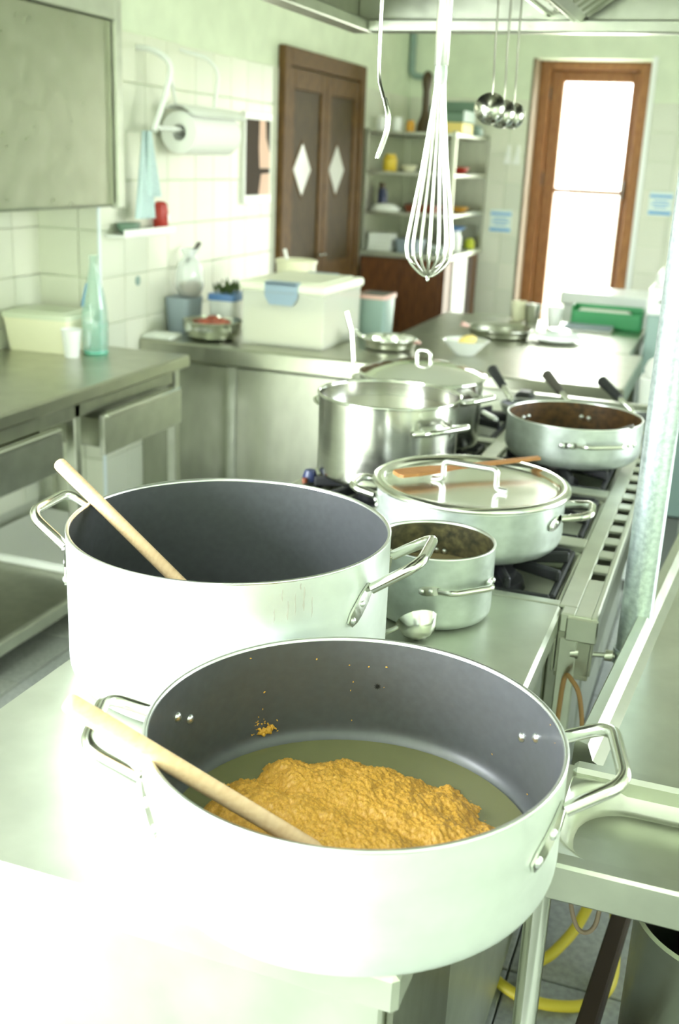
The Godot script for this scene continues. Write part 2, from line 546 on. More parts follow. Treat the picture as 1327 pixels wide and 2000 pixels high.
func double_door():
	# brown double door with a white diamond in each leaf, on the door wall
	var x := -2.572
	var b := MB.new()
	b.span(Vector3(x, 0, -6.16), Vector3(x + 0.045, 2.30, -6.06), 0.006)
	b.span(Vector3(x, 0, -7.49), Vector3(x + 0.045, 2.30, -7.40), 0.006)
	b.span(Vector3(x, 2.20, -7.40), Vector3(x + 0.045, 2.30, -6.16), 0.006)
	var d := struct("door_1", b, "door_wood")
	for k in 2:
		var z0: float = [-6.165, -6.785][k]
		var z1: float = [-6.775, -7.395][k]
		b = MB.new()
		b.span(Vector3(x - 0.002, 0.01, z0 - 0.085), Vector3(x + 0.03, 2.195, z0), 0.005)
		b.span(Vector3(x - 0.002, 0.01, z1), Vector3(x + 0.03, 2.195, z1 + 0.085), 0.005)
		b.span(Vector3(x - 0.002, 2.08, z1 + 0.085), Vector3(x + 0.03, 2.195, z0 - 0.085), 0.005)
		b.span(Vector3(x - 0.002, 0.92, z1 + 0.085), Vector3(x + 0.03, 1.06, z0 - 0.085), 0.005)
		b.span(Vector3(x - 0.002, 0.01, z1 + 0.085), Vector3(x + 0.03, 0.2, z0 - 0.085), 0.005)
		var leaf := part("leaf", b, "door_wood", d)
		b = MB.new()
		b.span(Vector3(x - 0.002, 1.06, z1 + 0.085), Vector3(x + 0.016, 2.08, z0 - 0.085), 0.002)
		part("upper_panel", b, "door_panel", leaf)
		b = MB.new()
		b.span(Vector3(x - 0.002, 0.2, z1 + 0.085), Vector3(x + 0.016, 0.92, z0 - 0.085), 0.002)
		part("lower_panel", b, "door_panel", leaf)
		var zc: float = [-6.415, -7.02][k]
		var bs := Basis(Vector3(0, 0, -1), Vector3(0, 1, 0), Vector3(1, 0, 0))
		b = MB.new()
		b.prism([Vector2(-0.14, 0), Vector2(0, -0.15), Vector2(0.14, 0), Vector2(0, 0.15)], 0.0, 0.008, Vector3(x + 0.015, 1.635, zc), bs)
		part("diamond", b, "diamond_glass", leaf)
		b = MB.new()
		b.prism([Vector2(-0.16, 0), Vector2(0, -0.172), Vector2(0.16, 0), Vector2(0, 0.172)], 0.0, 0.005, Vector3(x + 0.015, 1.635, zc), bs)
		part("diamond_frame", b, "door_wood", leaf)
	b = MB.new()
	b.tube(fillet([Vector3(x + 0.03, 1.12, -6.73), Vector3(x + 0.075, 1.12, -6.73), Vector3(x + 0.075, 1.12, -6.61)], 0.02), 0.010, 10)
	part("handle", b, "steel_shiny", d)

func hood():
	var t := thing("extraction_hood", "large stainless steel extraction hood above the range and island", "hood", Vector3(-0.6, 2.09, -2.1))
	var o := Vector3(0.6, -2.09, 2.1)
	var b := MB.new()
	b.span(Vector3(-1.22, 2.12, -3.47) + o, Vector3(-1.20, 2.75, -0.75) + o, 0.002)
	part("side_panel", b, "steel_panel", t)
	b = MB.new()
	b.span(Vector3(0.28, 2.12, -3.47) + o, Vector3(0.30, 2.75, -0.75) + o, 0.002)
	part("side_panel", b, "steel_panel", t)
	b = MB.new()
	b.span(Vector3(-1.20, 2.12, -3.47) + o, Vector3(0.28, 2.75, -3.45) + o, 0.002)
	part("end_panel", b, "steel", t)
	b = MB.new()
	b.span(Vector3(-1.20, 2.12, -0.77) + o, Vector3(0.28, 2.75, -0.75) + o, 0.002)
	part("end_panel", b, "steel", t)
	b = MB.new()
	b.span(Vector3(-1.22, 2.75, -3.47) + o, Vector3(0.30, 2.78, -0.75) + o, 0.002)
	part("roof_panel", b, "steel_panel", t)
	b = MB.new()
	b.span(Vector3(-0.8, 2.78, -2.5) + o, Vector3(-0.1, 2.895, -1.7) + o, 0.002)
	part("duct", b, "steel_panel", t)
	# folded gutter round the lower edge
	b = MB.new()
	b.span(Vector3(-1.225, 2.085, -3.475) + o, Vector3(-1.16, 2.12, -0.745) + o, 0.004)
	b.span(Vector3(0.24, 2.085, -3.475) + o, Vector3(0.305, 2.12, -0.745) + o, 0.004)
	b.span(Vector3(-1.16, 2.085, -3.475) + o, Vector3(0.24, 2.12, -3.42) + o, 0.004)
	b.span(Vector3(-1.16, 2.085, -0.80) + o, Vector3(0.24, 2.12, -0.745) + o, 0.004)
	part("gutter", b, "steel", t)
	# two banks of grease filters meeting in a vee
	for s in 2:
		for k in 5:
			var bb := MB.new()
			var ang: float = [-0.75, 0.62][s]
			var bs := Basis(Vector3(0, 0, 1), ang)
			var ln: float = [0.42, 0.78][s]
			var dir: Vector3 = bs * Vector3([-1.0, 1.0][s], 0, 0)
			var zc := -3.17 + k * 0.5
			bb.box(Vector3(-0.53, 2.12, zc) + o + dir * ln * 0.5, Vector3(ln, 0.025, 0.49), 0.003, bs)
			for q in 6:
				bb.box(Vector3(-0.53, 2.12, zc - 0.2 + q * 0.08) + o + dir * ln * 0.5 + bs * Vector3(0, -0.015, 0), Vector3(ln - 0.06, 0.012, 0.04), 0.003, bs)
			part("grease_filter", bb, "steel_panel", t)
	b = MB.new()
	b.tube([Vector3(-0.615, 2.135, -3.45) + o, Vector3(-0.615, 2.135, -0.77) + o], 0.0095, 12)
	part("utensil_rail", b, "steel_shiny", t)

# ------------------------------------------------------------------ left wall: counter, cabinet
func left_side():
	var t := thing("steel_counter", "stainless counter with two drawers and low shelf along the left wall", "counter", Vector3(-2.49, 0, -3.0))
	var o := Vector3(2.49, 0, 3.0)
	var b := MB.new()
	b.span(Vector3(-2.84, 0.846, -4.115) + o, Vector3(-2.118, 0.90, -1.7) + o, 0.008)
	part("worktop", b, "steel_counter", t)
	b = MB.new()
	b.span(Vector3(-2.17, 0.79, -4.02) + o, Vector3(-2.15, 0.846, -1.75) + o, 0.002)
	part("apron", b, "steel_panel", t)
	for z in [-4.06, -3.3, -1.78]:
		for x in [-2.17, -2.80]:
			b = MB.new()
			b.span(Vector3(x - 0.02, 0.0, z - 0.02) + o, Vector3(x + 0.02, 0.846, z + 0.02) + o, 0.004)
			part("leg", b, "steel", t)
	b = MB.new()
	b.span(Vector3(-2.82, 0.115, -4.04) + o, Vector3(-2.15, 0.128, -1.76) + o, 0.002)
	part("low_shelf", b, "steel_panel", t)
	b = MB.new()
	b.span(Vector3(-2.15, 0.085, -4.08) + o, Vector3(-2.125, 0.132, -1.76) + o, 0.003)
	part("shelf_rail", b, "steel_worktop", t)
	for d in [[-3.395, -4.0, 0.018], [-2.5, -3.155, 0.0]]:
		b = MB.new()
		b.span(Vector3(-2.14 + d[2], 0.632, d[1]) + o, Vector3(-2.118 + d[2], 0.785, d[0]) + o, 0.003)
		var dr := part("drawer", b, "steel", t)
		b = MB.new()
		b.span(Vector3(-2.6 + d[2], 0.655, d[1] + 0.02) + o, Vector3(-2.14 + d[2], 0.765, d[0] - 0.02) + o, 0.002)
		part("drawer_box", b, "steel_panel", dr)
		b = MB.new()
		b.span(Vector3(-2.14 + d[2], 0.772, d[1] + 0.02) + o, Vector3(-2.105 + d[2], 0.788, d[0] - 0.02) + o, 0.004)
		part("drawer_grip", b, "steel_shiny", dr)
	# white slab on the low shelf
	b = MB.new()
	b.span(Vector3(-0.30, 0, -0.29), Vector3(0.30, 0.034, 0.29), 0.006)
	var s := part("cutting_board", b, "white_plastic", self, Vector3(-2.49, 0.128, -3.69))
	tag(s, "large white cutting board lying on the low shelf of left counter", "board")
	# wall cupboard
	t = thing("wall_cupboard", "stainless steel wall cupboard with a sliding door above the left counter", "cupboard", Vector3(-2.6, 1.49, -3.0))
	o = Vector3(2.6, -1.49, 3.0)
	b = MB.new()
	b.span(Vector3(-2.84, 1.485, -4.105) + o, Vector3(-2.455, 2.31, -1.6) + o, 0.004)
	part("body", b, "steel_panel", t)
	b = MB.new()
	b.span(Vector3(-2.455, 1.48, -4.11) + o, Vector3(-2.415, 2.31, -4.06) + o, 0.004)
	b.span(Vector3(-2.455, 2.19, -4.06) + o, Vector3(-2.415, 2.31, -1.6) + o, 0.004)
	part("frame", b, "steel_worktop", t)
	b = MB.new()
	b.span(Vector3(-2.453, 1.495, -4.05) + o, Vector3(-2.432, 2.185, -2.75) + o, 0.003)
	part("sliding_door", b, "steel_satin", t)
	b = MB.new()
	b.span(Vector3(-2.465, 1.495, -2.80) + o, Vector3(-2.452, 2.185, -1.62) + o, 0.003)
	part("sliding_door", b, "steel_satin", t)
	# tub, cup, bottle
	t = thing("food_tub", "cream lidded plastic tub on left counter against the tiles", "tub", Vector3(-2.685, 0.90, -3.93), 0.10)
	b = MB.new()
	taper_box(b, 0.135, 0.105, 0.15, 0.12, 0.0, 0.135, 0.02)
	part("body", b, "cream_plastic", t)
	b = MB.new()
	taper_box(b, 0.155, 0.125, 0.155, 0.125, 0.136, 0.158, 0.02)
	taper_box(b, 0.13, 0.10, 0.125, 0.095, 0.158, 0.166, 0.02)
	part("lid", b, "lid_cream", t)
	b = MB.new()
	b.lathe([Vector2(0, 0), Vector2(0.028, 0), Vector2(0.030, 0.004), Vector2(0.0405, 0.108), Vector2(0.043, 0.112), Vector2(0.041, 0.114), Vector2(0.039, 0.108), Vector2(0.029, 0.006), Vector2(0, 0.005)], 36)
	s = part("plastic_cup", b, "cup_plastic", self, Vector3(-2.492, 0.90, -3.80))
	tag(s, "small white plastic cup standing beside the glass bottle", "cup")
	t = thing("glass_bottle", "pale green glass water bottle half full on the left counter", "bottle", Vector3(-2.462, 0.90, -3.93))
	b = MB.new()
	var pr := [Vector2(0, 0.004), Vector2(0.047, 0.004), Vector2(0.053, 0.012), Vector2(0.054, 0.14), Vector2(0.052, 0.155), Vector2(0.053, 0.17), Vector2(0.046, 0.22), Vector2(0.030, 0.29), Vector2(0.019, 0.345), Vector2(0.0165, 0.36), Vector2(0.0165, 0.385), Vector2(0.0185, 0.387), Vector2(0.0185, 0.398), Vector2(0.013, 0.398)]
	b.lathe(pr, 40, Vector3.ZERO, Basis(), 60)
	part("glass", b, "glass_bottle", t)
	b = MB.new()
	b.lathe([Vector2(0, 0.016), Vector2(0.049, 0.016), Vector2(0.051, 0.02), Vector2(0.0515, 0.13), Vector2(0, 0.13)], 40)
	part("water", b, "water", t)
	b = MB.new()
	b.lathe([Vector2(0, 0.0), Vector2(0.048, 0.0), Vector2(0.052, 0.006), Vector2(0.051, 0.013), Vector2(0, 0.010)], 40)
	part("thick_base", b, "glass_base", t)
	b = MB.new()
	b.ribbon([Vector3(-0.0475, 0.19, 0.012), Vector3(-0.0455, 0.21, 0.012), Vector3(-0.0365, 0.25, 0.010), Vector3(-0.029, 0.285, 0.008)], [Vector3(-0.96, 0.2, 0.2), Vector3(-0.96, 0.2, 0.2), Vector3(-0.96, 0.2, 0.2), Vector3(-0.96, 0.2, 0.2)], [0.03, 0.034, 0.03, 0.02], 0.001)
	part("label_sticker", b, "blue_label", t)

# box tapered from (w0,d0) at y0 to (w1,d1) at y1 (half sizes), with rounded upright corners
func taper_box(b: MB, w0: float, d0: float, w1: float, d1: float, y0: float, y1: float, r: float):
	var ring := func(w: float, d: float, y: float) -> Array:
		var o := []
		for q in [[w - r, d - r, 0], [-(w - r), d - r, 90], [-(w - r), -(d - r), 180], [w - r, -(d - r), 270]]:
			for p in arc(q[0], q[1], r, q[2], q[2] + 90, 4): o.append(Vector3(p.x, y, p.y))
		return o
	var lo: Array = ring.call(w0, d0, y0)
	var hi: Array = ring.call(w1, d1, y1)
	var n := lo.size()
	b.next()
	for i in n: b.quad(lo[i], lo[(i + 1) % n], hi[(i + 1) % n], hi[i])
	b.flat()
	for i in range(1, n - 1):
		b.tri(lo[0], lo[i + 1], lo[i])
		b.tri(hi[0], hi[i], hi[i + 1])

# ------------------------------------------------------------------ island and range
func island():
	var t := thing("steel_island", "stainless steel island worktop carrying the two biggest pots", "island", Vector3(-0.6, 0, -1.47))
	var o := Vector3(0.6, 0, 1.47)
	var b := MB.new()
	b.span(Vector3(-0.966, 0.848, -2.028) + o, Vector3(-0.228, 0.90, -0.917) + o, 0.007)
	part("worktop", b, "steel_worktop", t)
	b = MB.new()
	b.span(Vector3(-0.95, 0.12, -2.02) + o, Vector3(-0.252, 0.848, -0.945) + o, 0.004)
	part("body", b, "steel_worktop", t)
	b = MB.new()
	b.span(Vector3(-0.252, 0.15, -1.28) + o, Vector3(-0.243, 0.83, -0.96) + o, 0.003)
	part("side_door", b, "steel_panel", t)
	for z in [-1.0, -1.95]:
		for x in [-0.9, -0.3]:
			b = MB.new()
			b.lathe([Vector2(0, 0), Vector2(0.028, 0), Vector2(0.028, 0.012), Vector2(0.02, 0.02), Vector2(0.02, 0.12), Vector2(0, 0.12)], 20, Vector3(x, 0, z) + o)
			part("foot", b, "steel", t)

const WELLS := [[-2.055, -2.40], [-2.46, -2.83], [-2.89, -3.26], [-3.32, -3.72]]
const COLS := [[-0.585, -0.236], [-0.985, -0.635]]

func gas_range():
	var t := thing("gas_range", "steel gas range with recessed burners behind the island worktop", "range", Vector3(-0.6, 0, -2.95))
	var o := Vector3(0.6, 0, 2.95)
	var b := MB.new()
	# top plate: bars round the wells, and the slotted tray along the right edge
	b.span(Vector3(-1.02, 0.86, -3.90) + o, Vector3(-0.985, 0.90, -2.03) + o, 0.003)
	b.span(Vector3(-0.635, 0.86, -3.90) + o, Vector3(-0.585, 0.90, -2.03) + o, 0.003)
	b.span(Vector3(-0.236, 0.892, -3.90) + o, Vector3(-0.197, 0.90, -2.03) + o, 0.003)
	b.span(Vector3(-0.2265, 0.86, -2.03) + o, Vector3(-0.197, 0.90, -1.99) + o, 0.003)
	b.span(Vector3(-0.168, 0.86, -3.90) + o, Vector3(-0.155, 0.90, -1.99) + o, 0.003)
	var zs := [-2.03]
	for w in WELLS: zs.append_array(w)
	zs.append(-3.90)
	for c in COLS:
		for i in range(0, zs.size(), 2):
			b.span(Vector3(c[0] - 0.001, 0.86, zs[i + 1]) + o, Vector3(c[1] + 0.001, 0.8995, zs[i]) + o, 0.002)
	var z := -1.99
	for k in 16:
		var zc := -2.225 - k * 0.0985
		b.span(Vector3(-0.198, 0.892, zc + 0.026) + o, Vector3(-0.167, 0.8995, z) + o, 0.001)
		z = zc - 0.026
	b.span(Vector3(-0.198, 0.892, -3.90) + o, Vector3(-0.167, 0.8995, z) + o, 0.001)
	part("top_plate", b, "steel_worktop", t)
	b = MB.new()
	b.span(Vector3(-0.228, 0.76, -3.90) + o, Vector3(-0.162, 0.77, -2.0) + o, 0.002)
	b.span(Vector3(-0.166, 0.77, -3.90) + o, Vector3(-0.158, 0.86, -2.0) + o, 0.002)
	b.span(Vector3(-0.2355, 0.77, -3.90) + o, Vector3(-0.230, 0.891, -2.0) + o, 0.001)
	b.span(Vector3(-0.228, 0.77, -2.008) + o, Vector3(-0.162, 0.86, -2.0) + o, 0.001)
	part("crumb_tray", b, "steel_panel", t)
	b = MB.new()
	b.span(Vector3(-0.213, 0.846, -1.996) + o, Vector3(-0.152, 0.896, -1.984) + o, 0.003)
	part("tray_end", b, "steel", t)
	b = MB.new()
	b.span(Vector3(-1.0, 0.12, -3.88) + o, Vector3(-0.262, 0.83, -2.04) + o, 0.003)
	part("body", b, "steel_panel", t)
	b = MB.new()
	b.span(Vector3(-0.225, 0.0, -2.03) + o, Vector3(-0.188, 0.846, -1.998) + o, 0.003)
	part("corner_post", b, "steel", t)
	for k in 3:
		b = MB.new()
		var za := -2.14 - k * 0.60
		b.span(Vector3(-0.262, 0.16, za - 0.55) + o, Vector3(-0.236, 0.80, za) + o, 0.004)
		var od := part("oven_door", b, "steel", t)
		b = MB.new()
		b.tube(fillet([Vector3(-0.236, 0.70, za - 0.06) + o, Vector3(-0.20, 0.70, za - 0.06) + o, Vector3(-0.20, 0.70, za - 0.49) + o, Vector3(-0.236, 0.70, za - 0.49) + o], 0.02), 0.009, 10)
		part("door_handle", b, "steel_shiny", od)
	for zz in [-2.15, -3.8]:
		for x in [-0.95, -0.3]:
			b = MB.new()
			b.lathe([Vector2(0, 0), Vector2(0.028, 0), Vector2(0.022, 0.02), Vector2(0.022, 0.12), Vector2(0, 0.12)], 20, Vector3(x, 0, zz) + o)
			part("foot", b, "steel", t)
	for c in COLS:
		for w in WELLS:
			var cx: float = (c[0] + c[1]) * 0.5
			var cz: float = (w[0] + w[1]) * 0.5
			var hx: float = (c[1] - c[0]) * 0.5
			var hz: float = (w[0] - w[1]) * 0.5
			var p := Vector3(cx, 0, cz) + o
			# drip well, a shallow pressed pan
			b = MB.new()
			b.span(p + Vector3(-hx, 0.832, -hz), p + Vector3(hx, 0.842, hz), 0.001)
			b.span(p + Vector3(-hx, 0.842, -hz), p + Vector3(-hx + 0.012, 0.885, hz), 0.003)
			b.span(p + Vector3(hx - 0.012, 0.842, -hz), p + Vector3(hx, 0.885, hz), 0.003)
			b.span(p + Vector3(-hx, 0.842, -hz), p + Vector3(hx, 0.885, -hz + 0.012), 0.003)
			b.span(p + Vector3(-hx, 0.842, hz - 0.012), p + Vector3(hx, 0.885, hz), 0.003)
			part("drip_well", b, "steel_worktop", t)
			b = MB.new()
			b.lathe([Vector2(0.0, 0.842), Vector2(0.075, 0.842), Vector2(0.068, 0.862), Vector2(0.052, 0.868), Vector2(0.052, 0.882), Vector2(0.040, 0.888), Vector2(0, 0.889)], 28, p)
			part("burner", b, "cast_iron", t)
			# cast iron grate: a frame and eight fingers
			b = MB.new()
			for s in [-1, 1]:
				b.box(p + Vector3(s * (hx - 0.022), 0.888, 0), Vector3(0.014, 0.018, hz * 2 - 0.05), 0.004)
				b.box(p + Vector3(0, 0.888, s * (hz - 0.022)), Vector3(hx * 2 - 0.05, 0.018, 0.014), 0.004)
			for k in 8:
				var a := TAU * k / 8.0 + PI / 8.0
				var d := Vector3(cos(a), 0, sin(a))
				var far: float = minf((hx - 0.022) / maxf(absf(d.x), 0.001), (hz - 0.022) / maxf(absf(d.z), 0.001))
				b.box(p + d * (far + 0.055) * 0.5 + Vector3(0, 0.908, 0), Vector3(far - 0.05, 0.026, 0.013), 0.004, Basis(Vector3.UP, -a))
			part("grate", b, "cast_iron", t)
	# back ledge towards the next counter
	b = MB.new()
	b.span(Vector3(-1.02, 0.80, -3.935) + o, Vector3(-0.155, 0.935, -3.90) + o, 0.003)
	part("back_ledge", b, "steel", t)

# ------------------------------------------------------------------ counters at the far end
func peninsula():
	var t := thing("steel_sideboard", "long panelled stainless counter crossing the room behind the range", "counter", Vector3(-1.45, 0, -4.9))
	var o := Vector3(1.45, 0, 4.9)
	var b := MB.new()
	b.span(Vector3(-2.545, 0.80, -5.33) + o, Vector3(-0.355, 0.885, -4.43) + o, 0.008)
	part("worktop", b, "steel_counter", t)
	for p in [[-2.545, -2.105], [-2.058, -1.30], [-1.295, -0.85], [-0.845, -0.40]]:
		b = MB.new()
		b.span(Vector3(p[0], 0.1, -4.47) + o, Vector3(p[1], 0.795, -4.45) + o, 0.003)
		part("front_panel", b, "steel_panel", t)
	b = MB.new()
	b.span(Vector3(-2.105, 0.0, -4.49) + o, Vector3(-2.058, 0.80, -4.445) + o, 0.004)
	part("post", b, "steel", t)
	b = MB.new()
	b.span(Vector3(-2.54, 0.1, -5.30) + o, Vector3(-0.41, 0.80, -4.475) + o, 0.003)
	part("body", b, "steel_panel", t)
	t = thing("steel_table", "stainless table before the garden door carrying cups and green crate", "table", Vector3(-1.0, 0, -5.8))
	o = Vector3(1.0, 0, 5.8)
	b = MB.new()
	b.span(Vector3(-1.56, 0.83, -6.28) + o, Vector3(-0.42, 0.885, -5.335) + o, 0.006)
	part("worktop", b, "steel_counter", t)
	for x in [-1.52, -0.46]:
		for z in [-6.24, -5.38]:
			b = MB.new()
			b.tube([Vector3(x, 0, z) + o, Vector3(x, 0.83, z) + o], 0.02, 12)
			part("leg", b, "steel", t)
	b = MB.new()
	b.span(Vector3(-1.54, 0.15, -6.26) + o, Vector3(-0.44, 0.17, -5.36) + o, 0.003)
	part("low_shelf", b, "steel_panel", t)

# ------------------------------------------------------------------ right side: drainer tables, post, hoses, bin
func right_side():
	# near table with a pressed basin
	var t := thing("drainer_table", "steel drainer table with shallow pressed basin right of the front pot", "table", Vector3(0.25, 0, -1.33))
	var o := Vector3(-0.25, 0, 1.33)
	var b := MB.new()
	var x0 := -0.15
	var x1 := 0.75
	var z0 := -1.46
	var z1 := -1.205
	b.span(Vector3(x0, 0.83, z0) + o, Vector3(x0 + 0.035, 0.885, z1) + o, 0.004)
	b.span(Vector3(x1 - 0.04, 0.83, z0) + o, Vector3(x1, 0.885, z1) + o, 0.004)
	b.span(Vector3(x0 + 0.03, 0.83, z1 - 0.03) + o, Vector3(x1 - 0.035, 0.885, z1) + o, 0.004)
	b.span(Vector3(x0 + 0.03, 0.83, z0) + o, Vector3(x1 - 0.035, 0.895, z0 + 0.03) + o, 0.006)
	part("rim", b, "steel", t)
	b = MB.new()
	basin(b, Vector3((x0 + x1) * 0.5, 0, (z0 + z1) * 0.5) + o, (x1 - x0) * 0.5 - 0.025, (z1 - z0) * 0.5 - 0.02, 0.884, 0.846, 0.075)
	part("basin", b, "steel", t)
	for p in [[-0.128, -1.245], [0.70, -1.245], [0.70, -1.43]]:
		b = MB.new()
		b.tube([Vector3(p[0], 0.02, p[1]) + o, Vector3(p[0], 0.84, p[1]) + o], 0.0165, 18)
		var lg := part("leg", b, "steel_shiny", t)
		b = MB.new()
		b.lathe([Vector2(0, 0), Vector2(0.022, 0), Vector2(0.022, 0.018), Vector2(0.014, 0.03), Vector2(0, 0.03)], 16, Vector3(p[0], 0, p[1]) + o)
		part("foot", b, "black_plastic", lg)
	# far table with an upstand along its left edge, a few degrees askew
	t = thing("upstand_table", "steel table with a raised lip beside the galvanised post", "table", Vector3(-0.128, 0, -1.485), deg_to_rad(-4.4))
	b = MB.new()
	b.prism([Vector2(0, 0.005), Vector2(0.95, 0.078), Vector2(0.95, 1.9), Vector2(0, 1.9)], 0.84, 0.872, Vector3.ZERO, Basis(Vector3(1, 0, 0), Vector3(0, 0, -1), Vector3(0, 1, 0)))
	part("worktop", b, "steel", t)
	b = MB.new()
	b.prism([Vector2(0.0, 0.84), Vector2(0.045, 0.84), Vector2(0.045, 0.872), Vector2(0.030, 0.880), Vector2(0.020, 0.905), Vector2(0.004, 0.908), Vector2(0.0, 0.90)], -1.9, -0.005)
	part("upstand", b, "steel", t)
	b = MB.new()
	b.span(Vector3(0.035, 0.20, -1.85), Vector3(0.07, 0.26, -0.02), 0.004)
	part("low_rail", b, "brown_dark", t)
	for p in [[0.12, -1.85], [0.9, -1.85], [0.9, -0.13]]:
		b = MB.new()
		b.tube([Vector3(p[0], 0, p[1]), Vector3(p[0], 0.84, p[1])], 0.0165, 16)
		part("leg", b, "steel_shiny", t)
	# post
	t = thing("support_post", "tall galvanised steel post standing right of the range", "post", Vector3(-0.088, 0, -2.05))
	b = MB.new()
	b.tube([Vector3(0, 0.74, 0), Vector3(0, 2.085, 0)], 0.0305, 28)
	part("tube", b, "galvanised", t)
	b = MB.new()
	b.lathe([Vector2(0, 0.735), Vector2(0.033, 0.735), Vector2(0.033, 0.75), Vector2(0.031, 0.752)], 28)
	part("end_cap", b, "galvanised", t)
	b = MB.new()
	b.lathe([Vector2(0.031, 0), Vector2(0.035, 0), Vector2(0.035, 0.03), Vector2(0.031, 0.03)], 28, Vector3(0, 0.795, 0))
	part("clamp", b, "galvanised", t)
	b = MB.new()
	b.tube([Vector3(-0.105, 0.815, 0.045), Vector3(-0.03, 0.812, 0.02)], 0.005, 10)
	for e in [[0.0, 1.0], [0.86, 0.7]]:
		var p: Vector3 = Vector3(-0.105, 0.815, 0.045).lerp(Vector3(-0.03, 0.812, 0.02), e[0])
		b.tube([p - Vector3(0.007, 0, 0), p + Vector3(0.008, 0, 0)], 0.011, 6)
	part("tie_rod", b, "steel", t)
	# hoses
	b = MB.new()
	b.tube(curve([Vector3(-0.36, 0.02, -2.12), Vector3(-0.337, 0.02, -2.045), Vector3(-0.29, 0.016, -2.0), Vector3(-0.235, 0.016, -1.965), Vector3(-0.185, 0.016, -1.955), Vector3(-0.135, 0.016, -1.962), Vector3(-0.085, 0.016, -1.985), Vector3(-0.05, 0.016, -2.03), Vector3(-0.035, 0.03, -2.1), Vector3(-0.055, 0.12, -2.22), Vector3(-0.07, 0.25, -2.28), Vector3(-0.075, 0.45, -2.30)], 8), 0.0125, 14)
	var h := part("gas_hose", b, "hose_yellow", self)
	tag(h, "thick yellow gas hose lying in a wide loop on the floor", "hose")
	b = MB.new()
	b.tube(curve([Vector3(-0.215, 0.016, -2.07), Vector3(-0.19, 0.018, -2.09), Vector3(-0.165, 0.03, -2.12), Vector3(-0.13, 0.05, -2.20), Vector3(-0.105, 0.12, -2.26), Vector3(-0.095, 0.25, -2.32), Vector3(-0.095, 0.45, -2.34)], 8), 0.0125, 14)
	h = part("gas_hose", b, "hose_yellow", self)
	tag(h, "shorter yellow gas hose rising behind the looped one", "hose")
	b = MB.new()
	b.tube(curve([Vector3(-0.125, 0.79, -1.60), Vector3(-0.115, 0.60, -1.58), Vector3(-0.095, 0.525, -1.57), Vector3(-0.07, 0.525, -1.57), Vector3(-0.062, 0.58, -1.58), Vector3(-0.064, 0.79, -1.60)], 8), 0.004, 8)
	h = part("thin_hose", b, "hose_grey", self)
	tag(h, "thin grey-brown tube looping under the drainer table", "tube")
	b = MB.new()
	b.tube(curve([Vector3(-0.21, 0.62, -2.0), Vector3(-0.205, 0.76, -1.99), Vector3(-0.185, 0.775, -1.96), Vector3(-0.165, 0.74, -1.95), Vector3(-0.15, 0.62, -1.96), Vector3(-0.145, 0.45, -1.98)], 8), 0.005, 8)
	h = part("supply_hose", b, "hose_brown", self)
	tag(h, "thin brown hose arched behind the corner of the range", "hose")
	# bin
	t = thing("waste_bin", "cylindrical stainless bin on the floor under the drainer table", "bin", Vector3(0.142, 0, -1.63))
	b = MB.new()
	b.lathe([Vector2(0, 0.01), Vector2(0.145, 0.01), Vector2(0.15, 0.02), Vector2(0.15, 0.56), Vector2(0.154, 0.566), Vector2(0.15, 0.572), Vector2(0.145, 0.566), Vector2(0.145, 0.03), Vector2(0, 0.03)], 56)
	part("body", b, "steel", t)
	b = MB.new()
	b.lathe([Vector2(0, 0), Vector2(0.146, 0), Vector2(0.152, 0.004), Vector2(0.152, 0.016), Vector2(0.14, 0.02), Vector2(0, 0.02)], 48)
	part("base_ring", b, "black_plastic", t)

# shallow basin with rounded corners: centre, half sizes, rim height, floor height, corner radius
func basin(b: MB, c: Vector3, w: float, d: float, y0: float, y1: float, r: float):
	var ring := func(ww: float, dd: float, y: float, rr: float) -> Array:
		var o := []
		for q in [[ww - rr, dd - rr, 0], [-(ww - rr), dd - rr, 90], [-(ww - rr), -(dd - rr), 180], [ww - rr, -(dd - rr), 270]]:
			for p in arc(q[0], q[1], rr, q[2], q[2] + 90, 6): o.append(c + Vector3(p.x, y, p.y))
		return o
	var rings := []
	rings.append(ring.call(w + 0.012, d + 0.012, y0 - 0.002, r * 0.3))
	rings.append(ring.call(w, d, y0, r))
	rings.append(ring.call(w - 0.006, d - 0.006, y0 - 0.004, r))
	rings.append(ring.call(w - 0.016, d - 0.016, y1 + 0.003, r))
	rings.append(ring.call(w - 0.026, d - 0.026, y1, r))
	b.next()
	for k in rings.size() - 1:
		var n: int = rings[k].size()
		for i in n: b.quad(rings[k][i], rings[k + 1][i], rings[k + 1][(i + 1) % n], rings[k][(i + 1) % n])
	b.flat()
	var last: Array = rings[-1]
	for i in last.size(): b.tri(c + Vector3(0, y1, 0), last[i], last[(i + 1) % last.size()])

# ------------------------------------------------------------------ pots
func pot_shell(t: Node3D, r: float, h: float, rho: float, th: float, outer: String, inner: String, rim: String, flare := 0.0):
	var b := MB.new()
	var pr := [Vector2(0, 0)]
	pr.append_array(arc(r - rho, rho, rho, -90, 0, 8))
	pr.append(Vector2(r, h * 0.5))
	pr.append(Vector2(r + flare, h - 0.002))
	b.lathe(pr, 96)
	part("body", b, outer, t)
	b = MB.new()
	b.lathe([Vector2(r + flare, h - 0.002), Vector2(r + flare + 0.0006, h), Vector2(r + flare - th * 0.4, h + 0.0018), Vector2(r + flare - th, h + 0.0006), Vector2(r + flare - th - 0.0008, h - 0.003)], 96, Vector3.ZERO, Basis(), 120)
	part("rim", b, rim, t)
	b = MB.new()
	var ri := r - th
	var ro := maxf(rho - th, 0.01)
	pr = [Vector2(ri + flare - 0.0004, h - 0.001), Vector2(ri, h * 0.5)]
	pr.append_array(arc(ri - ro, ro + th, ro, 0, -90, 8))
	pr.append(Vector2(0, th))
	b.lathe(pr, 96)
	part("interior", b, inner, t)

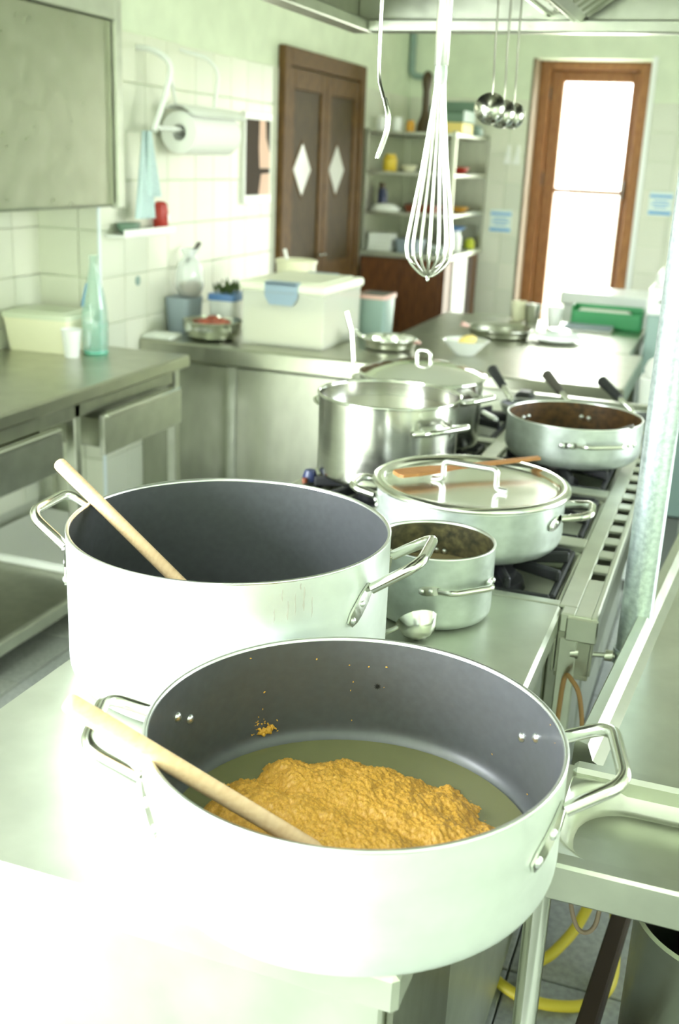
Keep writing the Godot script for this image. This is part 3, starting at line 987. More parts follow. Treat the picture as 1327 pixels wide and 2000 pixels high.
func polar(r: float, a: float, y: float) -> Vector3:
	return Vector3(r * cos(a), y, r * sin(a))

# loop handle riveted to the wall. thc: direction, half: half opening (degrees); drop below the rim; out/up of the bar
func pot_handle(t: Node3D, r: float, h: float, thc: float, half: float, drop: float, out: float, up: float, tr: float, th: float, splay: float, down: float, m: String, rim_m := "aluminium_rim", rivet_r := 0.0055):
	var a := deg_to_rad(thc)
	var hf := deg_to_rad(half)
	var b := MB.new()
	var y := h - drop
	var a1 := polar(r + 0.006, a - hf, y)
	var a2 := polar(r + 0.006, a + hf, y)
	var b1 := polar(r + out, a - hf * 0.66, h + up)
	var b2 := polar(r + out, a + hf * 0.66, h + up)
	b.tube(fillet([a1, b1, b2, a2], tr * 3.2, 8), tr, 16)
	var hd := part("handle", b, m, t)
	for s in [-1, 1]:
		var pts := []
		var nr := []
		var wd := []
		for k in 7:
			var f := k / 6.0
			var aa: float = a + s * (hf + deg_to_rad(splay) * (f - 0.08))
			pts.append(polar(r + 0.0008, aa, y - down * (f - 0.08)))
			nr.append(Vector3(cos(aa), 0, sin(aa)))
			wd.append(tr * [1.8, 2.6, 3.0, 3.0, 3.0, 2.7, 1.4][k])
		b = MB.new()
		b.ribbon(pts, nr, wd, 0.0035)
		part("mounting_plate", b, m, hd)
		for f in [0.38, 0.80]:
			var aa: float = a + s * (hf + deg_to_rad(splay) * f)
			for side in [1, -1]:
				b = MB.new()
				var n: Vector3 = Vector3(cos(aa), 0, sin(aa)) * side
				var q := Basis(Quaternion(Vector3.UP, n))
				b.lathe([Vector2(rivet_r, 0), Vector2(rivet_r * 0.86, rivet_r * 0.32), Vector2(rivet_r * 0.5, rivet_r * 0.55), Vector2(0, rivet_r * 0.62)], 14, polar(r + 0.004 if side > 0 else r - th - 0.0003, aa, y - down * f), q, 80)
				part("rivet", b, rim_m, hd)

func stick(called: String, label: String, cat: String, a: Vector3, e: Vector3, r0: float, r1: float, bowl := 0.0):
	var t := thing(called, label, cat, a)
	var d := (e - a)
	var b := MB.new()
	var n := d.normalized()
	b.tube([Vector3.ZERO, n * 0.003, n * 0.008, d * 0.5, d * 0.97, d], [r0 * 0.72, r0 * 0.93, r0, (r0 + r1) * 0.5, r1, r1 * 0.9], 20)
	part("handle", b, "beech", t)
	if bowl > 0.0:
		b = MB.new()
		var q := Basis(Quaternion(Vector3.UP, n))
		b.lathe([Vector2(0, -0.05), Vector2(bowl * 0.5, -0.04), Vector2(bowl, -0.01), Vector2(bowl * 0.95, 0.02), Vector2(bowl * 0.5, 0.035), Vector2(0, 0.038)], 20, d, q * Basis.from_scale(Vector3(1, 1, 0.35)), 80)
		part("paddle", b, "beech", t)

func big_pots():
	# front pot
	var b: MB
	var c1 := Vector3(-0.353, 0.9005, -1.117)
	var t := thing("shallow_pot", "wide aluminium pot with dark lining holding yellow mash, nearest the camera", "pot", c1)
	pot_shell(t, 0.253, 0.17, 0.038, 0.005, "aluminium", "nonstick", "aluminium_rim")
	pot_handle(t, 0.253, 0.17, -13.0, 18.0, 0.036, 0.066, -0.004, 0.0085, 0.005, 18.0, 0.040, "steel_shiny", "aluminium_rim", 0.0068)
	pot_handle(t, 0.253, 0.17, 160.0, 17.0, 0.036, 0.066, -0.006, 0.0085, 0.005, 16.0, 0.040, "steel_shiny", "aluminium_rim", 0.0068)
	b = MB.new()
	for k in 5: b.prism([Vector2(-0.0018, 0), Vector2(0, -0.0055), Vector2(0.0018, 0), Vector2(0, 0.0055)], 0.0, 0.0004, polar(0.2479, deg_to_rad(-101), 0.098), Basis(Vector3.UP, deg_to_rad(11)) * Basis(Vector3(0, 0, 1), k * 0.63))
	part("dark_nick", b, "black_plastic", t)
	mash(c1)
	stick("wooden_spoon", "wooden spoon handle resting on the rim of the front mash pot", "spoon", Vector3(-0.623, 1.141, -0.916), Vector3(-0.335, 0.9175, -1.0505), 0.0115, 0.0105, 0.0)
	# second pot
	var c2 := Vector3(-0.708, 0.9005, -1.516)
	t = thing("deep_pot", "deep empty aluminium pot with dark lining behind the front pot", "pot", c2)
	pot_shell(t, 0.259, 0.25, 0.04, 0.005, "aluminium", "nonstick", "aluminium_rim")
	pot_handle(t, 0.259, 0.25, -5.0, 17.0, 0.046, 0.070, -0.002, 0.0085, 0.005, 11.0, 0.05, "steel_shiny")
	pot_handle(t, 0.259, 0.25, 175.0, 17.0, 0.046, 0.070, -0.002, 0.0085, 0.005, 11.0, 0.05, "steel_shiny")
	b = MB.new()
	for q in [[41.0, 0.012, 0.05, 0.0030], [42.3, 0.006, 0.016, 0.0022], [44.0, 0.02, 0.055, 0.0016], [46.5, 0.03, 0.06, 0.0026], [48.5, 0.012, 0.03, 0.0018], [38.0, 0.03, 0.062, 0.0014], [51.0, 0.04, 0.062, 0.0022]]:
		var aa := deg_to_rad(q[0])
		var pts := []
		var nr := []
		var wd := []
		for k in 5:
			var ab := aa + 0.002 * sin(k * 1.7 + q[0])
			pts.append(polar(0.2591, ab, 0.25 - lerpf(q[1], q[2], k / 4.0)))
			nr.append(Vector3(cos(ab), 0, sin(ab)))
			wd.append(q[3] * [0.3, 1.0, 0.7, 1.1, 0.3][k])
		b.ribbon(pts, nr, wd, 0.0002)
	part("scuff_marks", b, "scuff", t)
	stick("wooden_spoon", "pale wooden spoon handle leaning out of the deep empty pot", "spoon", Vector3(-1.034, 1.208, -1.524), Vector3(-0.62, 0.942, -1.459), 0.0115, 0.0105, 0.024)

func mash(c: Vector3):
	var b := MB.new()
	b.lathe([Vector2(0.2325, 0.017), Vector2(0.231, 0.0165), Vector2(0, 0.0165)], 72)
	var l := part("broth", b, "broth", self, c)
	tag(l, "thin greenish broth pooled on the floor of the front pot", "broth")
	var f := FastNoiseLite.new()
	f.seed = 5
	f.frequency = 16.0
	f.fractal_octaves = 3
	var g := FastNoiseLite.new()
	g.seed = 8
	g.noise_type = FastNoiseLite.TYPE_CELLULAR
	g.frequency = 150.0
	g.cellular_return_type = FastNoiseLite.RETURN_DISTANCE
	var e := FastNoiseLite.new()
	e.seed = 11
	e.frequency = 7.0
	var n := 250
	var half := 0.225
	var hts := []
	for j in n + 1:
		var row := PackedFloat32Array()
		for i in n + 1:
			var x := -half + 2 * half * i / n
			var z := -half + 2 * half * j / n
			var mx := x + 0.002
			var mz := z + 0.0
			var rr := sqrt(mx * mx / (0.198 * 0.198) + mz * mz / (0.162 * 0.162)) + e.get_noise_2d(x, z) * 0.16
			var hgt := 0.036 * (1.0 - rr * rr * rr)
			# valley left by the spoon
			var v := absf((x + 0.02) * -0.45 + (z + 0.02) * 0.9 + 0.02 * sin(x * 16.0))
			hgt -= 0.012 * exp(-v * v / 0.0003)
			hgt += f.get_noise_2d(x, z) * 0.009
			hgt += 0.0030 - clampf(g.get_noise_2d(x, z) + 1.0, 0.0, 1.0) * 0.0085
			var lim := 0.2425 - maxf(0.0, 0.03 - hgt) * 0.3
			if x * x + z * z > lim * lim * 0.93: hgt = minf(hgt, -0.01)
			row.append(0.0165 + hgt)
		hts.append(row)
	b = MB.new()
	b.next()
	for j in n:
		for i in n:
			var q := []
			var top := -1.0
			for d in [[0, 0], [1, 0], [1, 1], [0, 1]]:
				var y: float = hts[j + d[1]][i + d[0]]
				top = maxf(top, y)
				q.append(Vector3(-half + 2 * half * (i + d[0]) / n, maxf(y, 0.012), -half + 2 * half * (j + d[1]) / n))
			if top > 0.0150: b.quad(q[0], q[1], q[2], q[3])
	var m := part("yellow_mash", b, "mush", self, c)
	tag(m, "lumpy golden yellow mash heaped in the front pot", "food")
	m.set_meta("kind", "stuff")
	# crumbs stuck to the wall of the pot
	b = MB.new()
	for k in 70:
		var a := deg_to_rad(-140.0 + rng.randfn(0.0, 2.2)) if k < 52 else deg_to_rad(rng.randf_range(-165, 20))
		var y := 0.034 + absf(rng.randfn(0.0, 0.012)) if k < 52 else rng.randf_range(0.03, 0.165)
		var s := (rng.randf_range(0.0025, 0.005) if k < 12 else rng.randf_range(0.0006, 0.0016))
		if k < 12:
			a = deg_to_rad(-141.0 + k * 0.45)
			y = 0.034 + rng.randf() * 0.006
		var p := polar(0.2476 if y > 0.038 else 0.2455, a, y)
		b.lathe([Vector2(0, -s), Vector2(s * 0.8, -s * 0.5), Vector2(s, 0.1 * s), Vector2(s * 0.7, s * 0.7), Vector2(0, s)], 7, p, Basis(Vector3(rng.randf(), 1, rng.randf()).normalized(), rng.randf() * 6.0) * Basis.from_scale(Vector3(1.4, 0.8, 0.7)), 120)
	var cr := part("mash_splashes", b, "crumb", self, c)
	tag(cr, "small yellow splashes stuck to the inside wall of the front pot", "food")
	cr.set_meta("kind", "stuff")

func range_pots():
	# small pot on the worktop
	var t := thing("small_pot", "small aluminium saucepot with scorched inside beside the deep pot", "pot", Vector3(-0.46, 0.9005, -1.895))
	pot_shell(t, 0.113, 0.143, 0.02, 0.004, "aluminium_worn", "burnt_coat", "aluminium_rim")
	pot_handle(t, 0.113, 0.143, 44.0, 26.0, 0.058, 0.032, -0.052, 0.006, 0.004, 20.0, 0.004, "steel_shiny", "aluminium_rim", 0.0048)
	pot_handle(t, 0.113, 0.143, 224.0, 26.0, 0.058, 0.032, -0.052, 0.006, 0.004, 20.0, 0.004, "steel_shiny", "aluminium_rim", 0.0048)
	var b := MB.new()
	b.lathe([Vector2(0.1085, 0.076), Vector2(0.06, 0.081), Vector2(0, 0.078)], 40)
	var s := part("leftover_sauce", b, "leftover", self, Vector3(-0.46, 0.9005, -1.895))
	tag(s, "brownish leftover sauce inside the small scorched saucepot", "food")
	# ladle lying before it
	t = thing("ladle", "steel ladle lying on worktop in front of the small saucepot", "ladle", Vector3(-0.447, 0.9005, -1.747))
	b = MB.new()
	var tip := Basis(Vector3(1, 0, 0), deg_to_rad(-48)) * Basis(Vector3(0, 0, 1), deg_to_rad(26))
	b.lathe([Vector2(0, -0.030), Vector2(0.016, -0.028), Vector2(0.03, -0.016), Vector2(0.036, 0.0), Vector2(0.038, 0.004), Vector2(0.035, 0.004), Vector2(0.028, -0.013), Vector2(0.015, -0.024), Vector2(0, -0.026)], 32, Vector3(0, 0.034, 0), tip, 70)
	part("bowl", b, "steel_shiny", t)
	b = MB.new()
	b.tube(curve([Vector3(-0.030, 0.024, 0.006), Vector3(-0.045, 0.014, 0.010), Vector3(-0.058, 0.008, 0.012)], 6), 0.0045, 10)
	part("handle", b, "steel_shiny", t)
	# wide lidded pot
	var c := Vector3(-0.484, 0.922, -2.285)
	t = thing("lidded_pot", "wide aluminium pot covered by steel lid on front burners", "pot", c)
	pot_shell(t, 0.207, 0.118, 0.03, 0.004, "aluminium_worn", "nonstick", "aluminium_rim")
	pot_handle(t, 0.207, 0.118, -4.0, 15.0, 0.032, 0.062, -0.022, 0.0085, 0.004, 14.0, 0.012, "steel_shiny")
	pot_handle(t, 0.207, 0.118, 178.0, 15.0, 0.032, 0.062, -0.022, 0.0085, 0.004, 14.0, 0.012, "steel_shiny")
	t = thing("pot_lid", "flat steel lid with bracket handle on the wide pot", "lid", c + Vector3(0, 0.121, 0))
	b = MB.new()
	b.lathe([Vector2(0, 0.0005), Vector2(0.208, 0.0005), Vector2(0.215, 0.0), Vector2(0.2185, 0.004), Vector2(0.217, 0.010), Vector2(0.211, 0.0135), Vector2(0.199, 0.0135), Vector2(0.191, 0.009), Vector2(0.187, 0.003), Vector2(0.16, 0.0025), Vector2(0, 0.005)], 96, Vector3.ZERO, Basis(), 50)
	part("disc", b, "steel_shiny", t)
	b = MB.new()
	b.tube(fillet([Vector3(-0.085, 0.0075, 0.018), Vector3(-0.060, 0.0085, 0.020), Vector3(-0.060, 0.052, 0.022), Vector3(0.062, 0.052, 0.036), Vector3(0.062, 0.0085, 0.038), Vector3(0.087, 0.0075, 0.041)], 0.012, 5), 0.0064, 12)
	part("handle", b, "aluminium_rim", t)
	# wooden spatula on the lid
	t = thing("wooden_spatula", "brown wooden spatula lying across the pot lid", "spatula", c + Vector3(-0.06, 0.1345, -0.008), 0.0)
	var p0 := Vector3(-0.095, 0.004, 0.075)
	var p1 := Vector3(0.175, 0.016, -0.175)
	var dir := (p1 - p0).normalized()
	var nn := []
	var pts := []
	var wd := []
	var prof := [[0.0, 0.030], [0.02, 0.046], [0.12, 0.050], [0.25, 0.044], [0.34, 0.026], [0.42, 0.016], [1.0, 0.015]]
	for q in prof:
		pts.append(p0.lerp(p1, q[0]))
		nn.append(Vector3.UP)
		wd.append(q[1])
	b = MB.new()
	b.ribbon(pts, nn, wd, 0.007)
	part("blade_and_handle", b, "spatula_wood", t)
	# tall steel stockpot, open
	t = thing("stockpot", "open shiny stainless stockpot on the left burners", "pot", Vector3(-0.808, 0.922, -2.70))
	pot_shell(t, 0.183, 0.213, 0.012, 0.0025, "steel_pot", "steel_pot", "steel_polished", 0.002)
	rolled_rim(t, 0.186, 0.213)
	flat_handle(t, 0.183, 0.150, 30.0, "steel_polished")
	flat_handle(t, 0.183, 0.150, 210.0, "steel_polished")
	b = MB.new()
	b.lathe([Vector2(0.180, 0.172), Vector2(0, 0.172)], 64)
	s = part("pot_water", b, "cloudy_water", self, Vector3(-0.808, 0.922, -2.70))
	tag(s, "cloudy water standing in the open stockpot", "water")
	# lidded tall pot behind
	var cb := Vector3(-0.83, 0.922, -3.10)
	t = thing("lidded_stockpot", "stainless stockpot with domed lid behind the open stockpot", "pot", cb)
	pot_shell(t, 0.178, 0.195, 0.012, 0.0025, "steel_pot", "steel_pot", "steel_polished", 0.002)
	rolled_rim(t, 0.181, 0.193)
	flat_handle(t, 0.178, 0.145, 25.0, "steel_polished")
	flat_handle(t, 0.178, 0.145, 205.0, "steel_polished")
	t = thing("domed_lid", "domed shiny lid with loop knob on the rear stockpot", "lid", cb + Vector3(0, 0.1975, 0))
	b = MB.new()
	b.lathe([Vector2(0, 0.0), Vector2(0.186, 0.0), Vector2(0.190, 0.003), Vector2(0.186, 0.006), Vector2(0.176, 0.006), Vector2(0.15, 0.018), Vector2(0.10, 0.031), Vector2(0.05, 0.037), Vector2(0, 0.038)], 72, Vector3.ZERO, Basis(), 60)
	part("dome", b, "steel_polished", t)
	b = MB.new()
	b.tube(fillet([Vector3(-0.022, 0.036, -0.005), Vector3(-0.022, 0.07, -0.005), Vector3(0.022, 0.07, 0.005), Vector3(0.022, 0.036, 0.005)], 0.016, 6), 0.0052, 12)
	part("knob", b, "steel_shiny", t)
	b = MB.new()
	b.tube([Vector3(0, 0, 0), Vector3(-0.012, 0.11, 0.0), Vector3(-0.03, 0.165, 0.0)], [0.007, 0.006, 0.007], 12)
	s = part("spoon_handle", b, "steel_shiny", self, cb + Vector3(-0.192, 0.205, 0.07))
	tag(s, "steel spoon handle standing at the left rim of domed lid", "spoon")
	# low pan on the right
	t = thing("low_pan", "low aluminium pan with brown crusted inside on the right burner", "pan", Vector3(-0.378, 0.922, -3.13))
	pot_shell(t, 0.193, 0.122, 0.04, 0.004, "aluminium_worn", "sauce_coat", "aluminium_rim")
	pot_handle(t, 0.193, 0.122, 58.0, 20.0, 0.045, 0.035, -0.04, 0.006, 0.004, 16.0, 0.003, "steel_shiny", "aluminium_rim", 0.009)
	pot_handle(t, 0.193, 0.122, 243.0, 20.0, 0.045, 0.035, -0.04, 0.006, 0.004, 16.0, 0.003, "steel_shiny", "aluminium_rim", 0.007)
	b = MB.new()
	b.tube(curve([Vector3(-0.205, 1.052, -3.03), Vector3(-0.29, 1.01, -3.05), Vector3(-0.36, 0.975, -3.08)], 6), [0.006, 0.006, 0.006, 0.006, 0.006, 0.007, 0.008, 0.009, 0.01, 0.011, 0.012, 0.012, 0.011], 12)
	s = part("serving_spoon", b, "handle_grey", self)
	tag(s, "dark serving spoon leaning inside the low crusted pan", "spoon")
	# skillets parked at the back of the range, handles up
	var hs := [
		[Vector3(-0.756, 1.043, -3.74), Vector3(-0.665, 0.962, -3.66), "black_plastic", "small skillet with black handle beside the domed lid"],
		[Vector3(-0.567, 1.045, -3.74), Vector3(-0.46, 0.962, -3.66), "handle_grey", "skillet with grey-brown handle behind the low pan's middle"],
		[Vector3(-0.381, 1.042, -3.74), Vector3(-0.26, 0.964, -3.66), "black_plastic", "skillet with thick black handle behind the low pan's right side"],
	]
	for q in hs:
		var base: Vector3 = q[1]
		var dd: Vector3 = (q[1] - q[0])
		var pc := base + Vector3(dd.x, 0, dd.z).normalized() * 0.075
		t = thing("skillet", q[3], "pan", Vector3(pc.x, 0.922, pc.z), 0.0, "skillets at the back of the range")
		var oo := Vector3(pc.x, 0.922, pc.z)
		pot_shell(t, 0.072, 0.036, 0.012, 0.003, "aluminium_worn", "nonstick", "aluminium_rim", 0.008)
		b = MB.new()
		b.tube([q[0] - oo, q[0].lerp(q[1], 0.04) - oo, q[0].lerp(q[1], 0.62) - oo], [0.013, 0.0185, 0.015], 12)
		part("grip", b, q[2], t)
		b = MB.new()
		b.tube([q[0].lerp(q[1], 0.62) - oo, q[1] - oo, pc + (base - pc) * 0.9 + Vector3(0, -0.012, 0) - oo], [0.010, 0.0105, 0.008], 10)
		part("shank", b, "steel_shiny", t)
	b = MB.new()
	b.span(Vector3(-0.66, 0.936, -3.78), Vector3(-0.60, 0.975, -3.70), 0.012)
	s = part("scraper_block", b, "black_plastic", self)
	tag(s, "small black block on the back ledge behind the low pan", "block")
	t = thing("steel_brush", "short tool with black grip lying left of the low pan", "tool", Vector3(-0.72, 0.925, -3.5))
	b = MB.new()
	b.tube([Vector3(-0.055, 0.035, -0.03), Vector3(-0.005, 0.012, 0.0)], 0.0105, 12)
	part("grip", b, "black_plastic", t)
	b = MB.new()
	b.tube([Vector3(-0.005, 0.012, 0.0), Vector3(0.05, -0.004, 0.03)], [0.008, 0.01], 12)
	part("shank", b, "aluminium_rim", t)
	# red knob peeping out behind the deep pot
	t = thing("burner_knob", "dark burner igniter with red tip left of the stockpot", "knob", Vector3(-0.985, 0.90, -2.60))
	b = MB.new()
	b.lathe([Vector2(0, 0), Vector2(0.018, 0), Vector2(0.02, 0.012), Vector2(0.014, 0.03), Vector2(0, 0.034)], 18)
	part("cap", b, "navy", t)
	b = MB.new()
	b.lathe([Vector2(0, 0), Vector2(0.007, 0), Vector2(0.007, 0.012), Vector2(0, 0.014)], 12, Vector3(-0.005, 0.001, 0.026))
	part("tip", b, "brown_red", t)

func rolled_rim(t: Node3D, r: float, h: float):
	var b := MB.new()
	b.lathe(arc(r, h, 0.004, -120, 240, 14), 96, Vector3.ZERO, Basis(), 100)
	part("rolled_edge", b, "steel_polished", t)

# strap handle on welded plates, as on stainless stockpots
func flat_handle(t: Node3D, r: float, y: float, thc: float, m: String):
	var a := deg_to_rad(thc)
	var hf := deg_to_rad(21)
	var b := MB.new()
	var p := fillet([polar(r + 0.004, a - hf, y), polar(r + 0.055, a - hf * 0.72, y + 0.014), polar(r + 0.055, a + hf * 0.72, y + 0.014), polar(r + 0.004, a + hf, y)], 0.02, 6)
	b.tube(p, 0.0105, 14, true, Vector2(1.25, 0.8))
	var hd := part("handle", b, m, t)
	for s in [-1, 1]:
		var pts := []
		var nr := []
		for k in 5:
			var aa: float = a + s * hf + deg_to_rad(lerpf(-4.5, 4.5, k / 4.0))
			pts.append(polar(r + 0.0006, aa, y))
			nr.append(Vector3(cos(aa), 0, sin(aa)))
		b = MB.new()
		b.ribbon(pts, nr, [0.046, 0.046, 0.046, 0.046, 0.046], 0.002)
		part("weld_plate", b, "steel_pot", hd)

# ------------------------------------------------------------------ utensils hanging from the rail
func hook(b: MB, top: Vector3):
	b.tube(curve([top + Vector3(0.0, -0.01, 0), top + Vector3(0.013, 0.004, 0), top + Vector3(0.011, 0.018, 0), top + Vector3(0.0, 0.0215, 0), top + Vector3(-0.012, 0.012, 0)], 5), 0.0028, 8)

func hanging():
	# whisk
	var t := thing("balloon_whisk", "large steel balloon whisk hanging from the hood rail", "whisk", Vector3(-0.615, 1.473, -2.285))
	var b := MB.new()
	b.tube([Vector3(0, 0.425, 0), Vector3(0, 0.43, 0), Vector3(0, 0.62, 0), Vector3(0, 0.635, 0)], [0.010, 0.0145, 0.0165, 0.011], 20)
	part("handle", b, "aluminium_rim", t)
	b = MB.new()
	hook(b, Vector3(0, 0.643, 0))
	part("hook", b, "steel_shiny", t)
	b = MB.new()
	b.lathe([Vector2(0, 0.38), Vector2(0.011, 0.385), Vector2(0.0135, 0.405), Vector2(0.0128, 0.43), Vector2(0, 0.432)], 20)
	part("ferrule", b, "aluminium_worn", t)
	for k in 8:
		var a := PI * k / 8.0 + 0.1
		var d := Vector3(cos(a), 0, sin(a))
		var w := 0.051 - 0.0012 * (k % 3)
		var yb := 0.012 + 0.004 * (k % 3)
		var pts := []
		var sh := [[0.18, 0.42], [0.26, 0.36], [0.52, 0.24], [0.78, 0.15], [0.97, 0.085], [0.98, 0.06], [0.86, 0.038], [0.5, 0.018], [0.2, 0.008]]
		for q in sh: pts.append(d * w * q[0] + Vector3(0, q[1] * 0.96 + yb * 0.6, 0))
		pts.append(Vector3(0, yb * 0.9 + 0.004, 0))
		for i in range(sh.size() - 1, -1, -1): pts.append(d * -w * sh[i][0] + Vector3(0, sh[i][1] * 0.96 + yb * 0.6, 0))
		b = MB.new()
		b.tube(curve(pts, 5), 0.0025, 8)
		part("wire_loop", b, "steel_shiny", t)
	b = MB.new()
	for q in [[0.0042, 0.012], [0.0032, 0.007]]:
		b.lathe([Vector2(0, q[1] - 0.006), Vector2(q[0], q[1] - 0.003), Vector2(q[0] * 1.3, q[1]), Vector2(q[0], q[1] + 0.003), Vector2(0, q[1] + 0.006)], 12, Vector3.ZERO, Basis(), 90)
	b.tube(curve([Vector3(-0.045, 0.055, 0.01), Vector3(-0.028, 0.04, 0.015), Vector3(-0.004, 0.026, 0.004), Vector3(0.0, 0.022, 0.0), Vector3(0.006, 0.026, 0.004), Vector3(0.03, 0.042, 0.012), Vector3(0.046, 0.06, 0.005)], 5), 0.0016, 6)
	part("tie_knot", b, "steel_shiny", t)
	# fork
	t = thing("hanging_fork", "bent steel carving fork hanging left of the whisk", "fork", Vector3(-0.615, 1.72, -1.89))
	b = MB.new()
	b.tube(curve([Vector3(0.0, 0.405, 0.0), Vector3(-0.004, 0.25, -0.004), Vector3(-0.003, 0.14, -0.004), Vector3(0.006, 0.105, 0.0), Vector3(0.014, 0.085, 0.0)], 6), 0.0048, 12, true, Vector2(1.0, 0.7))
	part("handle", b, "steel_shiny", t)
	b = MB.new()
	hook(b, Vector3(0, 0.413, 0))
	part("hook", b, "steel_shiny", t)
	for k in 2:
		var dz := -0.006 + 0.012 * k
		b = MB.new()
		b.tube(curve([Vector3(0.010, 0.098, dz * 0.6), Vector3(0.018, 0.07, dz), Vector3(0.016, 0.04, dz), Vector3(0.002, 0.0, dz)], 6), [0.0034, 0.0034, 0.0034, 0.0034, 0.0034, 0.0034, 0.0034, 0.0034, 0.0034, 0.0034, 0.0034, 0.0034, 0.0034, 0.0034, 0.0033, 0.0032, 0.003, 0.0026, 0.0018], 10)
		part("tine", b, "steel_shiny", t)
	# ladles
	var names := ["nearest and leftmost of the three ladles hanging under the hood", "middle one of the three ladles hanging under the hood", "farthest and rightmost of three ladles hanging under the hood"]
	for k in 3:
		var z: float = [-2.76, -2.90, -3.03][k]
		var rr: float = [0.038, 0.036, 0.034][k]
		var y: float = [1.845, 1.84, 1.842][k]
		t = thing("hanging_ladle", names[k], "ladle", Vector3(-0.615, y - rr, z), 0.4, "ladles on the hood rail")
		b = MB.new()
		var q := Basis(Vector3(1, 0, 0), deg_to_rad(-62))
		b.lathe([Vector2(0, -rr), Vector2(rr * 0.5, -rr * 0.87), Vector2(rr * 0.87, -rr * 0.5), Vector2(rr, 0), Vector2(rr * 1.02, 0.004), Vector2(rr * 0.94, 0.003), Vector2(rr * 0.8, -rr * 0.45), Vector2(rr * 0.45, -rr * 0.8), Vector2(0, -rr * 0.93)], 32, Vector3(0.0, rr, 0), q, 70)
		part("bowl", b, "steel_pot", t)
		b = MB.new()
		b.tube(curve([Vector3(0.0, rr * 1.75, rr * 0.42), Vector3(0, rr + 0.06, rr * 0.5), Vector3(0, 0.17, 0.006), Vector3(0.0, 2.124 - y + rr, 0.0)], 5), 0.0042, 10, true, Vector2(1.2, 0.6))
		part("handle", b, "steel_panel", t)
		b = MB.new()
		hook(b, Vector3(0, 2.134 - y + rr, 0))
		part("hook", b, "steel_shiny", t)

